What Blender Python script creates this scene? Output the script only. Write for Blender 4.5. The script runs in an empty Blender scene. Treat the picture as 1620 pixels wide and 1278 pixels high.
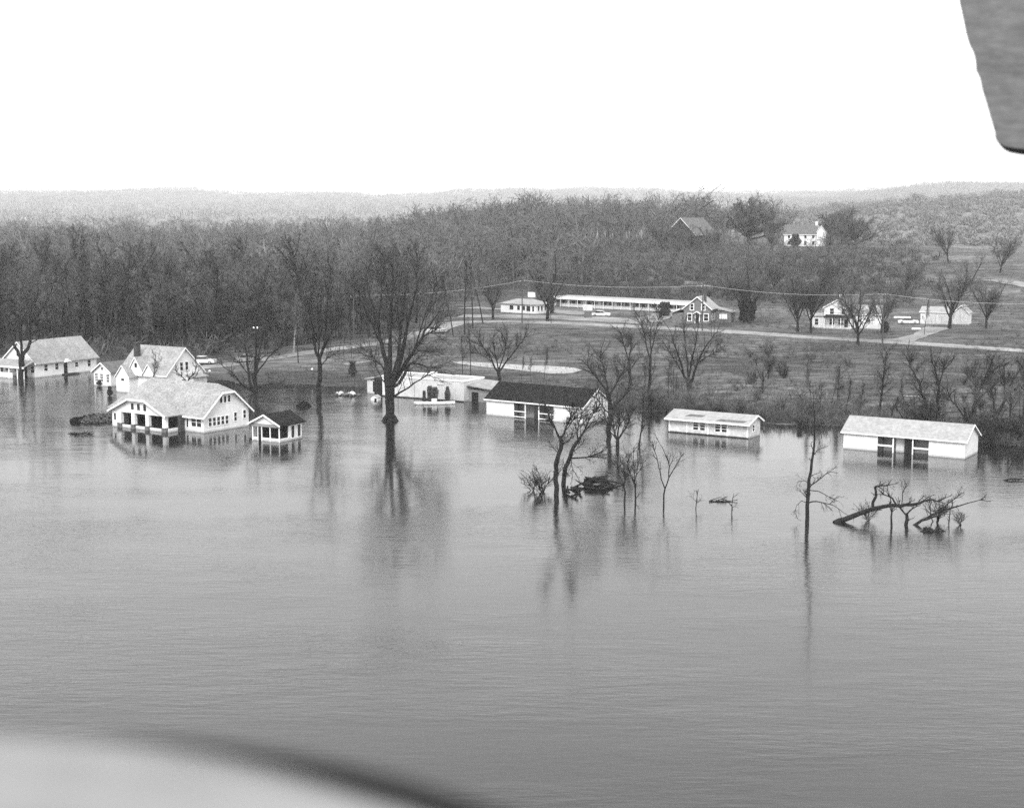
import bpy, math, random
import numpy as np
from mathutils import Vector, Matrix, noise as mnoise

scene = bpy.context.scene
C = scene.collection
rnd = random.Random(11)

# ------------------------------------------------------------------ camera
F, CH, HZ = 2350.0, 30.0, 330.0            # focal length in photo pixels, camera height, horizon row
PITCH = math.atan((639 - HZ) / F)
cam = bpy.data.cameras.new('camera')
cam.sensor_fit = 'HORIZONTAL'; cam.sensor_width = 36.0; cam.lens = 36.0 * F / 1620.0
cam.clip_start = 0.1; cam.clip_end = 20000
cam.dof.use_dof = True; cam.dof.focus_distance = 210.0; cam.dof.aperture_fstop = 5.6
cam_o = bpy.data.objects.new('camera', cam); C.objects.link(cam_o)
cam_o.location = (0, 0, CH); cam_o.rotation_euler = (math.pi / 2 - PITCH, 0, 0)
scene.camera = cam_o

# ------------------------------------------------------------------ sky, sun, exposure
SUN_EL, SUN_AZ = math.radians(42), math.radians(192)    # azimuth clockwise from +Y: behind the camera
world = bpy.data.worlds.new('World'); scene.world = world; world.use_nodes = True
nt = world.node_tree; nt.nodes.clear()
sky = nt.nodes.new('ShaderNodeTexSky'); sky.sky_type = 'NISHITA'; sky.sun_disc = False
sky.sun_elevation = SUN_EL; sky.sun_rotation = SUN_AZ; sky.dust_density = 6.0; sky.air_density = 1.0
bw = nt.nodes.new('ShaderNodeRGBToBW')
mx = nt.nodes.new('ShaderNodeMix'); mx.data_type = 'RGBA'; mx.inputs['Factor'].default_value = 0.9
mx.inputs['B'].default_value = (9.3, 9.3, 9.3, 1)         # even overcast
bg = nt.nodes.new('ShaderNodeBackground'); bg.inputs['Strength'].default_value = 0.1
wo = nt.nodes.new('ShaderNodeOutputWorld')
nt.links.new(sky.outputs[0], bw.inputs[0]); nt.links.new(bw.outputs[0], mx.inputs['A'])
nt.links.new(mx.outputs['Result'], bg.inputs['Color']); nt.links.new(bg.outputs[0], wo.inputs[0])
sl = bpy.data.lights.new('sun', 'SUN'); sl.energy = 1.5; sl.angle = math.radians(20)
so = bpy.data.objects.new('sun', sl); C.objects.link(so)
sd = Vector((math.sin(SUN_AZ) * math.cos(SUN_EL), math.cos(SUN_AZ) * math.cos(SUN_EL), math.sin(SUN_EL)))
so.rotation_euler = sd.to_track_quat('Z', 'Y').to_euler(); so.location = (0, -60, 120)
vs = scene.view_settings
vs.view_transform = 'Standard'; vs.look = 'None'; vs.exposure = 1.15; vs.gamma = 1.0; vs.use_curve_mapping = False
scene.cycles.use_denoising = False       # keep the twig detail; what noise remains reads as film grain
scene.cycles.volume_bounces = 0; scene.cycles.max_bounces = 6

# ------------------------------------------------------------------ materials (a grey-scale place)
def mat(name, v, rough=0.85, scale=1.0, amt=0.25, detail=4.0, bump=0.0, bscale=None, stretch=(1, 1, 1), spec=0.3, fine=0.0, fscale=14.0, metal=0.0, orand=0.0, wet=False, streak=0.0):
    m = bpy.data.materials.new(name); m.use_nodes = True
    t = m.node_tree; b = t.nodes['Principled BSDF']
    b.inputs['Roughness'].default_value = rough; b.inputs['Specular IOR Level'].default_value = spec
    b.inputs['Metallic'].default_value = metal
    tc = t.nodes.new('ShaderNodeTexCoord'); mp = t.nodes.new('ShaderNodeMapping')
    mp.inputs['Scale'].default_value = stretch
    t.links.new(tc.outputs['Object'], mp.inputs[0])
    n = t.nodes.new('ShaderNodeTexNoise'); n.inputs['Scale'].default_value = scale; n.inputs['Detail'].default_value = detail
    t.links.new(mp.outputs[0], n.inputs['Vector'])
    mr = t.nodes.new('ShaderNodeMapRange')
    mr.inputs['From Min'].default_value = 0.3; mr.inputs['From Max'].default_value = 0.7
    mr.inputs['To Min'].default_value = v * (1 - amt); mr.inputs['To Max'].default_value = v * (1 + amt)
    t.links.new(n.outputs['Fac'], mr.inputs['Value'])
    out = mr.outputs[0]
    if fine:
        n2 = t.nodes.new('ShaderNodeTexNoise'); n2.inputs['Scale'].default_value = fscale; n2.inputs['Detail'].default_value = 2
        t.links.new(mp.outputs[0], n2.inputs['Vector'])
        m2 = t.nodes.new('ShaderNodeMapRange'); m2.inputs['From Min'].default_value = 0.3; m2.inputs['From Max'].default_value = 0.7
        m2.inputs['To Min'].default_value = 1 - fine; m2.inputs['To Max'].default_value = 1 + fine
        t.links.new(n2.outputs['Fac'], m2.inputs['Value'])
        mu = t.nodes.new('ShaderNodeMath'); mu.operation = 'MULTIPLY'
        t.links.new(out, mu.inputs[0]); t.links.new(m2.outputs[0], mu.inputs[1]); out = mu.outputs[0]
    def times(x, y):
        q = t.nodes.new('ShaderNodeMath'); q.operation = 'MULTIPLY'; t.links.new(x, q.inputs[0]); t.links.new(y, q.inputs[1]); return q.outputs[0]
    def remap(x, f0, f1, t0, t1):
        q = t.nodes.new('ShaderNodeMapRange'); q.inputs['From Min'].default_value = f0; q.inputs['From Max'].default_value = f1
        q.inputs['To Min'].default_value = t0; q.inputs['To Max'].default_value = t1; t.links.new(x, q.inputs['Value']); return q.outputs[0]
    if orand:
        oi = t.nodes.new('ShaderNodeObjectInfo'); out = times(out, remap(oi.outputs['Random'], 0, 1, 1 - orand, 1 + orand))
    if streak:                     # rain streaks down the boards
        m4 = t.nodes.new('ShaderNodeMapping'); m4.inputs['Scale'].default_value = (2.2, 2.2, .18); t.links.new(tc.outputs['Object'], m4.inputs[0])
        n4 = t.nodes.new('ShaderNodeTexNoise'); n4.inputs['Scale'].default_value = 1.0; n4.inputs['Detail'].default_value = 4; t.links.new(m4.outputs[0], n4.inputs['Vector'])
        out = times(out, remap(n4.outputs['Fac'], .35, .62, 1 - streak, 1.0))
        wv = t.nodes.new('ShaderNodeTexWave'); wv.bands_direction = 'Z'; wv.wave_profile = 'SAW'; wv.inputs['Scale'].default_value = 1.25; wv.inputs['Distortion'].default_value = 0.15
        t.links.new(tc.outputs['Object'], wv.inputs['Vector']); out = times(out, remap(wv.outputs['Fac'], 0, .25, .86, 1.0))
    if wet:                        # silt-stained tide line just above the water
        sx = t.nodes.new('ShaderNodeSeparateXYZ'); t.links.new(tc.outputs['Object'], sx.inputs[0])
        n5 = t.nodes.new('ShaderNodeTexNoise'); n5.inputs['Scale'].default_value = 1.3; t.links.new(tc.outputs['Object'], n5.inputs['Vector'])
        ad = t.nodes.new('ShaderNodeMath'); ad.operation = 'MULTIPLY_ADD'; ad.inputs[1].default_value = -.22; t.links.new(n5.outputs['Fac'], ad.inputs[0]); t.links.new(sx.outputs['Z'], ad.inputs[2])
        out = times(out, remap(ad.outputs[0], .05, .13, .62, 1.0))
    t.links.new(out, b.inputs['Base Color'])
    if bump:
        n3 = t.nodes.new('ShaderNodeTexNoise'); n3.inputs['Scale'].default_value = bscale or scale * 4; n3.inputs['Detail'].default_value = 3
        t.links.new(mp.outputs[0], n3.inputs['Vector'])
        bp = t.nodes.new('ShaderNodeBump'); bp.inputs['Strength'].default_value = bump; bp.inputs['Distance'].default_value = 0.05
        t.links.new(n3.outputs['Fac'], bp.inputs['Height']); t.links.new(bp.outputs[0], b.inputs['Normal'])
    return m

M = {}
M['wall'] = mat('white_painted_siding', 0.72, 0.7, 0.5, 0.07, fine=0.06, fscale=2, wet=True, streak=.07)
M['wall2'] = mat('worn_white_siding', 0.60, 0.75, 0.9, 0.14, fine=0.10, fscale=2, wet=True, streak=.14)
M['stucco'] = mat('white_stucco', 0.64, 0.85, 0.5, 0.12, fine=0.08, fscale=3, wet=True, streak=.1)
M['trim'] = mat('white_trim', 0.82, 0.6, 1.0, 0.04)
M['roof_light'] = mat('pale_shingles', 0.25, 0.9, 0.6, 0.16, fine=0.34, fscale=4.2, bump=0.4, bscale=4)
M['roof_white'] = mat('whitewashed_roof', 0.28, 0.8, 0.9, 0.12, fine=0.16, fscale=2.6)
M['roof_dark'] = mat('dark_shingles', 0.013, 0.95, 0.9, 0.35, spec=0.1, fine=0.4, fscale=2.6, bump=0.4, bscale=6)
M['roof_mid'] = mat('grey_shingles', 0.10, 0.9, 1.2, 0.2, fine=0.25, fscale=5)
M['glass'] = mat('dark_window_glass', 0.012, 0.12, 1.0, 0.3, spec=0.5)
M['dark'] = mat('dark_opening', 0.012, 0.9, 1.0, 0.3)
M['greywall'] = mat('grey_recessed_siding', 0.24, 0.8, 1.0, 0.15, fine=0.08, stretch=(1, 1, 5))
M['brick'] = mat('grey_brick', 0.14, 0.9, 2.0, 0.25, fine=0.3, fscale=4)
M['brickdark'] = mat('sooty_brick', 0.05, 0.9, 2.0, 0.3, fine=0.3, fscale=6)
M['stone'] = mat('pier_stone', 0.12, 0.9, 2.0, 0.3, fine=0.3, fscale=5)
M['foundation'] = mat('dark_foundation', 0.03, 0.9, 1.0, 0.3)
M['bark'] = mat('dark_wet_bark', 0.010, 0.9, 1.5, 0.35, fine=0.2, fscale=8, stretch=(1, 1, .3))
M['bark2'] = mat('grey_bark', 0.011, 0.9, 1.5, 0.35, fine=0.2, fscale=8, stretch=(1, 1, .3))
M['pale'] = mat('pale_sycamore_bark', 0.2, 0.9, 0.8, 0.4, fine=0.2, fscale=6)
M['twig'] = mat('grey_twigs', 0.076, 0.9, 0.35, 0.4, orand=.5)
M['twigdark'] = mat('dark_twigs', 0.022, 0.9, 0.5, 0.4, orand=.4)
M['far'] = mat('distant_woods', 0.14, 0.95, 0.02, 0.3)  # lighter than the near twigs, haze put into the colour
M['evergreen'] = mat('evergreen_foliage', 0.022, 0.8, 2.0, 0.4, fine=0.3, fscale=8)
M['shrubgrey'] = mat('pale_evergreen_foliage', 0.08, 0.8, 2.0, 0.35, fine=0.3, fscale=8)
M['road'] = mat('pale_road_surface', 0.19, 0.9, 0.09, 0.4, fine=0.25, fscale=0.7)
M['gravel'] = mat('pale_gravel', 0.30, 0.9, 0.15, 0.16, fine=0.12, fscale=1.0)
M['brush'] = mat('dry_brush', 0.075, 0.95, 0.5, 0.4)
M['metal'] = mat('grey_metal', 0.35, 0.4, 1, 0.1, metal=0.6)
M['carlight'] = mat('pale_car_paint', 0.62, 0.3, 1, 0.05, spec=0.5)
M['cardark'] = mat('dark_car_paint', 0.06, 0.3, 1, 0.05, spec=0.5)
M['rubber'] = mat('black_rubber', 0.012, 0.9, 1, 0.2)
M['pole'] = mat('weathered_pole', 0.06, 0.9, 1, 0.3)
M['wire'] = mat('pale_wire', 0.6, 0.5, 1, 0.05)
M['mud'] = mat('dark_mound_earth', 0.008, 1.0, 1.5, 0.5, spec=0.05)
M['planeskin'] = mat('aircraft_fabric', 0.12, 0.6, 6.0, 0.16, fine=0.16, fscale=30, stretch=(1, 1, 3))
M['planedark'] = mat('aircraft_seam', 0.02, 0.8, 3, 0.2)
M['planepale'] = mat('aircraft_pale_paint', 0.19, 0.5, 14.0, 0.22, detail=2.0, fine=0.04)
M['globe'] = mat('white_lamp_globe', 0.85, 0.3, 1, 0.02)

def ground_mat():
    m = bpy.data.materials.new('rough_winter_grass'); m.use_nodes = True
    t = m.node_tree; b = t.nodes['Principled BSDF']; b.inputs['Roughness'].default_value = 1.0; b.inputs['Specular IOR Level'].default_value = 0.1
    tc = t.nodes.new('ShaderNodeTexCoord')
    def noise(sc, st, det=5):
        mp = t.nodes.new('ShaderNodeMapping'); mp.inputs['Scale'].default_value = st; mp.inputs['Rotation'].default_value = (0, 0, math.radians(30))
        t.links.new(tc.outputs['Object'], mp.inputs[0])
        n = t.nodes.new('ShaderNodeTexNoise'); n.inputs['Scale'].default_value = sc; n.inputs['Detail'].default_value = det; n.inputs['Roughness'].default_value = 0.65
        t.links.new(mp.outputs[0], n.inputs['Vector']); return n.outputs['Fac']
    def rng(x, a, b_, lo=0.3, hi=0.7):
        mr = t.nodes.new('ShaderNodeMapRange'); mr.inputs['From Min'].default_value = lo; mr.inputs['From Max'].default_value = hi
        mr.inputs['To Min'].default_value = a; mr.inputs['To Max'].default_value = b_; t.links.new(x, mr.inputs['Value']); return mr.outputs[0]
    def mul(a, c):
        q = t.nodes.new('ShaderNodeMath'); q.operation = 'MULTIPLY'; t.links.new(a, q.inputs[0]); t.links.new(c, q.inputs[1]); return q.outputs[0]
    big = rng(noise(0.018, (1, 2.2, 1)), 0.026, 0.105)
    mid = rng(noise(0.16, (0.5, 1.7, 1)), 0.5, 1.6)
    fine = rng(noise(0.45, (.6, 1.6, 1), 5), 0.25, 1.9)
    col = mul(mul(big, mid), fine)
    sx = t.nodes.new('ShaderNodeSeparateXYZ'); t.links.new(tc.outputs['Object'], sx.inputs[0])      # pasture beyond the hilltop paled with distance, haze put into its colour
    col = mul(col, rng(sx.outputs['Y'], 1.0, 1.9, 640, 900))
    t.links.new(col, b.inputs['Base Color'])
    bp = t.nodes.new('ShaderNodeBump'); bp.inputs['Strength'].default_value = 0.6; bp.inputs['Distance'].default_value = 0.3
    t.links.new(noise(0.9, (1, 1, 1), 4), bp.inputs['Height']); t.links.new(bp.outputs[0], b.inputs['Normal'])
    return m
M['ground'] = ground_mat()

def water_mat():
    m = bpy.data.materials.new('muddy_flood_water'); m.use_nodes = True
    t = m.node_tree; b = t.nodes['Principled BSDF']
    b.inputs['Roughness'].default_value = 0.09; b.inputs['IOR'].default_value = 1.30; b.inputs['Specular IOR Level'].default_value = 0.5
    tc = t.nodes.new('ShaderNodeTexCoord')
    def noise(sc, st, rot, det, rough=0.5):
        mp = t.nodes.new('ShaderNodeMapping'); mp.inputs['Scale'].default_value = st; mp.inputs['Rotation'].default_value = (0, 0, math.radians(rot))
        t.links.new(tc.outputs['Object'], mp.inputs[0])
        n = t.nodes.new('ShaderNodeTexNoise'); n.inputs['Scale'].default_value = sc; n.inputs['Detail'].default_value = det; n.inputs['Roughness'].default_value = rough
        t.links.new(mp.outputs[0], n.inputs['Vector']); return n.outputs['Fac']
    silt = t.nodes.new('ShaderNodeMapRange'); silt.inputs['From Min'].default_value = 0.3; silt.inputs['From Max'].default_value = 0.7
    silt.inputs['To Min'].default_value = 0.006; silt.inputs['To Max'].default_value = 0.022
    t.links.new(noise(0.02, (1, 1.5, 1), 15, 3), silt.inputs['Value']); t.links.new(silt.outputs[0], b.inputs['Base Color'])
    def bump(h, s, d, prev=None):
        bp = t.nodes.new('ShaderNodeBump'); bp.inputs['Strength'].default_value = s; bp.inputs['Distance'].default_value = d
        t.links.new(h, bp.inputs['Height'])
        if prev: t.links.new(prev, bp.inputs['Normal'])
        return bp.outputs[0]
    calm = t.nodes.new('ShaderNodeMapRange'); calm.inputs['From Min'].default_value = 0.42; calm.inputs['From Max'].default_value = 0.58
    calm.inputs['To Min'].default_value = 0.25; calm.inputs['To Max'].default_value = 1.25
    t.links.new(noise(0.016, (1, 1.8, 1), 10, 4, .6), calm.inputs['Value'])
    sy = t.nodes.new('ShaderNodeSeparateXYZ'); t.links.new(tc.outputs['Object'], sy.inputs[0])      # open river is rougher than the sheltered flood by the bank
    op = t.nodes.new('ShaderNodeMapRange'); op.inputs['From Min'].default_value = 85; op.inputs['From Max'].default_value = 175; op.inputs['To Min'].default_value = 1.0; op.inputs['To Max'].default_value = 0.62
    t.links.new(sy.outputs['Y'], op.inputs['Value'])
    cm = t.nodes.new('ShaderNodeMath'); cm.operation = 'MULTIPLY'; t.links.new(calm.outputs[0], cm.inputs[0]); t.links.new(op.outputs[0], cm.inputs[1])
    def scaled(h):
        q = t.nodes.new('ShaderNodeMath'); q.operation = 'MULTIPLY'; t.links.new(h, q.inputs[0]); t.links.new(cm.outputs[0], q.inputs[1]); return q.outputs[0]
    n1 = bump(scaled(noise(1.0, (0.4, 1.5, 1), 9, 4, 0.62)), 1.0, 0.055)
    n2 = bump(scaled(noise(0.25, (0.6, 1.5, 1), -8, 2)), 1.0, 0.04, n1)
    t.links.new(n2, b.inputs['Normal'])
    return m
M['water'] = water_mat()

# ------------------------------------------------------------------ pixel geometry (a pixel gives a direction only)
cp, sp = math.cos(PITCH), math.sin(PITCH)
def ray(px, py):
    u, v = (px - 810) / F, (639 - py) / F
    return (u, cp + v * sp, -sp + v * cp)
def P(px, py, z=0.0):
    d = ray(px, py); t = (z - CH) / d[2]; return Vector((d[0] * t, d[1] * t, z))
def A(px, py, Y):
    d = ray(px, py); t = Y / d[1]; return Vector((d[0] * t, Y, CH + d[2] * t))

# ------------------------------------------------------------------ terrain
SH = [(-300, 566), (-100, 570), (60, 574), (150, 589), (190, 597), (300, 600), (400, 607), (440, 610), (560, 612), (640, 620), (760, 628), (800, 632),
      (950, 645), (1000, 650), (1050, 653), (1200, 668), (1330, 678), (1450, 690), (1545, 702), (1700, 714), (1900, 724)]
SHX = [P(*s).x for s in SH]; SHY = [P(*s).y for s in SH]
def sst(a, b, x):
    t = np.clip((x - a) / (b - a), 0, 1); return t * t * (3 - 2 * t)
def hgt(X, Y):
    X = np.asarray(X, float); Y = np.asarray(Y, float)
    s = np.interp(X, SHX, SHY)
    s = s + 1.2 * np.sin(X * .31) + 0.9 * np.sin(X * .83 + 1.3)
    d = Y - s
    wl = sst(-25, -75, X)
    land = 0.03 + 1.6 * sst(0, 60, d) + 0.9 * sst(60, 150, d)
    low = 0.03 + 0.55 * sst(0, 22, d) - 1.1 * sst(95, 140, d) + 0.9 * sst(300, 420, d)
    h = np.where(d < 0, np.maximum(-1.7, 0.07 * d), land * (1 - wl) + low * wl)
    h = h + 0.12 * np.sin(X * .11 + .5 * np.sin(Y * .07)) * np.sin(Y * .09) * sst(6, 30, d)
    hill = 12.0 * sst(425, 640, Y) * sst(-130, 30, X) * (1 - 0.55 * sst(165, 260, X + (Y - 640) * .1))
    h = h + hill
    und = 1 + .12 * np.sin(X * .0031 + 1) + .08 * np.sin(X * .0083 + 2 + Y * .001) + .04 * np.sin(X * .021)
    h = h + 7 * sst(900, 1700, Y) + 98 * sst(3000, 8200, Y) * (und + .012 * np.sin(X * .05 + Y * .01) + .012 * np.sin(X * .083 + 1) + .008 * np.sin(X * .19))
    h = h + 50 * (1 + .04 * np.sin(X * .05) + .03 * np.sin(X * .11)) * sst(900, 1500, X - (Y - 5000) * .25) * np.exp(-((Y - 5200) / 1100.) ** 2)
    h = h + 26 * sst(170, 520, X - (Y - 1500) * .22) * sst(800, 1700, Y) * (1 - sst(1900, 3200, Y))
    return h
def H1(x, y): return float(hgt(x, y))
def G(px, py):
    d = ray(px, py); t = 60.0
    while t < 11000:
        z = CH + d[2] * t; h = H1(d[0] * t, d[1] * t)
        if z < h:
            a, b = t - max(1.0, t * .006), t
            for _ in range(18):
                m_ = (a + b) / 2
                if CH + d[2] * m_ < H1(d[0] * m_, d[1] * m_): b = m_
                else: a = m_
            t = b; break
        t += max(1.0, t * .006)
    x, y = d[0] * t, d[1] * t
    return Vector((x, y, H1(x, y)))
def GW(px, py):                    # ground or water surface
    g = G(px, py)
    return g if g.z > 0 else P(px, py, 0)

def prop(o, label=None, cat=None, group=None, kind=None):
    if label: o['label'] = label
    if cat: o['category'] = cat
    if group: o['group'] = group
    if kind: o['kind'] = kind
    return o
def mesh_np(name, V, faces_flat, nper, m):
    me = bpy.data.meshes.new(name)
    V = np.asarray(V, np.float32); Fc = np.asarray(faces_flat, np.int32).reshape(-1, nper)
    me.vertices.add(len(V)); me.vertices.foreach_set('co', V.ravel())
    me.loops.add(Fc.size); me.loops.foreach_set('vertex_index', Fc.ravel())
    me.polygons.add(len(Fc)); me.polygons.foreach_set('loop_start', np.arange(0, Fc.size, nper, dtype=np.int32))
    me.update(calc_edges=True); me.materials.append(m)
    return me
def link(name, me, parent=None, smooth=False):
    o = bpy.data.objects.new(name, me); C.objects.link(o)
    if parent is not None: o.parent = parent
    if smooth and me: 
        for p_ in me.polygons: p_.use_smooth = True
    return o

xs = np.concatenate([-np.geomspace(5600, 230, 50), np.arange(-220, 221, 4.0), np.geomspace(230, 5600, 50)])
ys = np.concatenate([np.arange(-300, 150, 25.0), np.arange(150, 460, 3.5), np.arange(460, 760, 7.0), np.geomspace(770, 11500, 90)])
XX, YY = np.meshgrid(xs, ys); ZZ = hgt(XX, YY)
nx, ny = len(xs), len(ys)
I = np.arange(nx * ny).reshape(ny, nx)
Fq = np.stack([I[:-1, :-1], I[:-1, 1:], I[1:, 1:], I[1:, :-1]], -1).reshape(-1, 4)
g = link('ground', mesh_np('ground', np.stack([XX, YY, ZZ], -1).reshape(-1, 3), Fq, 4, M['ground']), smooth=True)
prop(g, kind='structure')
w = link('water', mesh_np('water', [(-1500, -280, 0), (1500, -280, 0), (1500, 1100, 0), (-1500, 1100, 0)], [0, 1, 2, 3], 4, M['water']))
prop(w, kind='structure')

# ------------------------------------------------------------------ mesh helper
class MB:
    def __init__(s): s.v = []; s.f = []
    def box(s, x0, y0, z0, x1, y1, z1):
        i = len(s.v)
        s.v += [(x0, y0, z0), (x1, y0, z0), (x1, y1, z0), (x0, y1, z0), (x0, y0, z1), (x1, y0, z1), (x1, y1, z1), (x0, y1, z1)]
        s.f += [(i, i + 3, i + 2, i + 1), (i + 4, i + 5, i + 6, i + 7), (i, i + 1, i + 5, i + 4), (i + 1, i + 2, i + 6, i + 5), (i + 2, i + 3, i + 7, i + 6), (i + 3, i, i + 4, i + 7)]
        return s
    def prism(s, pts, off):           # closed polygon extruded by a vector
        i = len(s.v); n = len(pts); o = Vector(off)
        s.v += [tuple(p) for p in pts] + [tuple(Vector(p) + o) for p in pts]
        s.f.append(tuple(range(i, i + n))); s.f.append(tuple(range(i + 2 * n - 1, i + n - 1, -1)))
        for k in range(n):
            a, b = i + k, i + (k + 1) % n
            s.f.append((a, a + n, b + n, b))
        return s
    def slab(s, pts, th=0.14):         # roof plane polygon given thickness downwards
        return s.prism(pts, (0, 0, -th))
    def tube(s, p0, p1, r0, r1=None, n=8, cap=True):
        r1 = r0 if r1 is None else r1
        p0, p1 = Vector(p0), Vector(p1); d = (p1 - p0).normalized()
        a = d.orthogonal().normalized(); b = d.cross(a); i = len(s.v)
        for p_, r in ((p0, r0), (p1, r1)):
            for k in range(n):
                t = 2 * math.pi * k / n; s.v.append(tuple(p_ + a * r * math.cos(t) + b * r * math.sin(t)))
        for k in range(n): s.f.append((i + k, i + (k + 1) % n, i + n + (k + 1) % n, i + n + k))
        if cap: s.f.append(tuple(range(i + n - 1, i - 1, -1))); s.f.append(tuple(range(i + n, i + 2 * n)))
        return s
    def ball(s, c, r, sz=1.0, nu=8, nv=6):
        i = len(s.v); c = Vector(c)
        for a in range(nv + 1):
            th = math.pi * a / nv
            for b in range(nu):
                ph = 2 * math.pi * b / nu; s.v.append((c.x + r * math.sin(th) * math.cos(ph), c.y + r * math.sin(th) * math.sin(ph), c.z + r * sz * math.cos(th)))
        for a in range(nv):
            for b in range(nu): s.f.append((i + a * nu + b, i + (a + 1) * nu + b, i + (a + 1) * nu + (b + 1) % nu, i + a * nu + (b + 1) % nu))
        return s
    def build(s, name, m, parent=None, smooth=False):
        me = bpy.data.meshes.new(name); me.from_pydata(s.v, [], s.f); me.materials.append(M[m] if isinstance(m, str) else m)
        import bmesh
        bm = bmesh.new(); bm.from_mesh(me); bmesh.ops.recalc_face_normals(bm, faces=bm.faces); bm.to_mesh(me); bm.free()
        return link(name, me, parent, smooth)
def thing(name, label, cat, loc, rz=0.0, group=None):
    o = bpy.data.objects.new(name, None); C.objects.link(o); o.empty_display_size = 0.5
    o.location = loc; o.rotation_euler = (0, 0, rz)
    return prop(o, label, cat, group)

# ------------------------------------------------------------------ roads and pavings
def ribbon(name, pts, widths, m, off=0.06, world=False):
    w_ = [Vector(p) if world else G(*p) for p in pts]
    # smooth resample
    out = []
    for k in range(len(w_) - 1):
        p0 = w_[max(k - 1, 0)]; p1 = w_[k]; p2 = w_[k + 1]; p3 = w_[min(k + 2, len(w_) - 1)]
        n = max(2, int((p2 - p1).length / 2.5))
        for j in range(n):
            t = j / n
            q = 0.5 * ((2 * p1) + (p2 - p0) * t + (2 * p0 - 5 * p1 + 4 * p2 - p3) * t * t + (3 * p1 - p0 - 3 * p2 + p3) * t ** 3)
            out.append((q, widths[k] * (1 - t) + widths[k + 1] * t))
    out.append((w_[-1], widths[-1]))
    V = []; Fc = []; nc = 7
    for k, (q, wd) in enumerate(out):
        a = out[max(k - 1, 0)][0]; b = out[min(k + 1, len(out) - 1)][0]
        t = (b - a); t.z = 0; t.normalize(); nrm = Vector((-t.y, t.x, 0))
        for j in range(nc):
            e = (j / (nc - 1) - .5) * wd * (1 + .09 * math.sin(k * 1.7 + j) + .07 * math.sin(k * .43 + 2))
            p_ = q + nrm * e; V.append((p_.x, p_.y, H1(p_.x, p_.y) + off))
    for k in range(len(out) - 1):
        for j in range(nc - 1): i = k * nc + j; Fc.append((i, i + nc, i + nc + 1, i + 1))
    o = link(name, mesh_np(name, V, Fc, 4, m), smooth=True); return prop(o, kind='structure')
ribbon('road', [(640, 535), (690, 521), (722, 511), (790, 509), (900, 512), (1000, 517), (1100, 522), (1200, 528), (1300, 535), (1400, 541), (1500, 547), (1600, 554), (1700, 561)], [5, 6, 7] + [6.5] * 10, M['road'])
ribbon('lane', [(270, 585), (345, 579), (430, 567), (520, 554), (600, 543), (650, 532)], [4.5] * 6, M['road'], 0.07)
ribbon('parking_lot', [(728, 500), (800, 501), (870, 502), (960, 506), (1030, 511)], [7, 12, 14, 15, 10], M['road'], 0.08)
ribbon('motel_drive', [(740, 487), (800, 490), (862, 491), (935, 498)], [9, 5, 8, 9], M['road'], 0.10)
ribbon('driveway', [(1015, 509), (1050, 499), (1088, 489)], [9, 7, 5], M['road'], 0.12)
ribbon('farm_driveway', [(1420, 540), (1455, 531), (1485, 518)], [6, 4, 6], M['road'], 0.10)
ribbon('hill_road', [(1575, 442), (1610, 449), (1680, 462)], [9, 9, 9], M['road'], 0.12)
ribbon('gravel_strip', [(718, 573), (740, 575), (790, 579), (850, 583), (890, 587), (914, 588)], [.6, 3.5, 5.5, 7.5, 8, 3], M['gravel'])
ribbon('footpath', [(545, 577), (580, 572), (640, 566)], [1.6, 1.6, 1.6], M['road'])
ribbon('field_path', [(1418, 626), (1440, 627), (1468, 628)], [.3, 1.2, .3], M['road'])

# ------------------------------------------------------------------ building helpers (local frame: x along the front, y to the back)
def window(par, face, a0, a1, z0, z1, pos, name='window', m='glass', bars=1, fw=0.09, frame='trim', vbars=0):
    """face 'f': front, at y=pos facing -y; 's': side, at x=pos facing +x."""
    def bx(mb, u0, u1, w0, w1, d0, d1):
        if face == 'f': mb.box(u0, pos - d1, w0, u1, pos - d0, w1)
        else: mb.box(pos + d0, u0, w0, pos + d1, u1, w1)
    mb = MB(); bx(mb, a0, a1, z0, z1, -0.02, 0.015); p_ = mb.build(name, m, par)
    if frame:
        fr = MB()
        bx(fr, a0 - fw, a0, z0 - fw, z1 + fw, -0.01, 0.05); bx(fr, a1, a1 + fw, z0 - fw, z1 + fw, -0.01, 0.05)
        bx(fr, a0, a1, z1, z1 + fw, -0.01, 0.048); bx(fr, a0, a1, z0 - fw, z0, -0.01, 0.06)
        for k in range(bars):
            zz = z0 + (z1 - z0) * (k + 1) / (bars + 1); bx(fr, a0, a1, zz - .03, zz + .03, 0, 0.03)
        for k in range(vbars):
            uu = a0 + (a1 - a0) * (k + 1) / (vbars + 1); bx(fr, uu - .025, uu + .025, z0, z1, 0, 0.034)
        fr.build('frame', frame, p_)
    return p_
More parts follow.
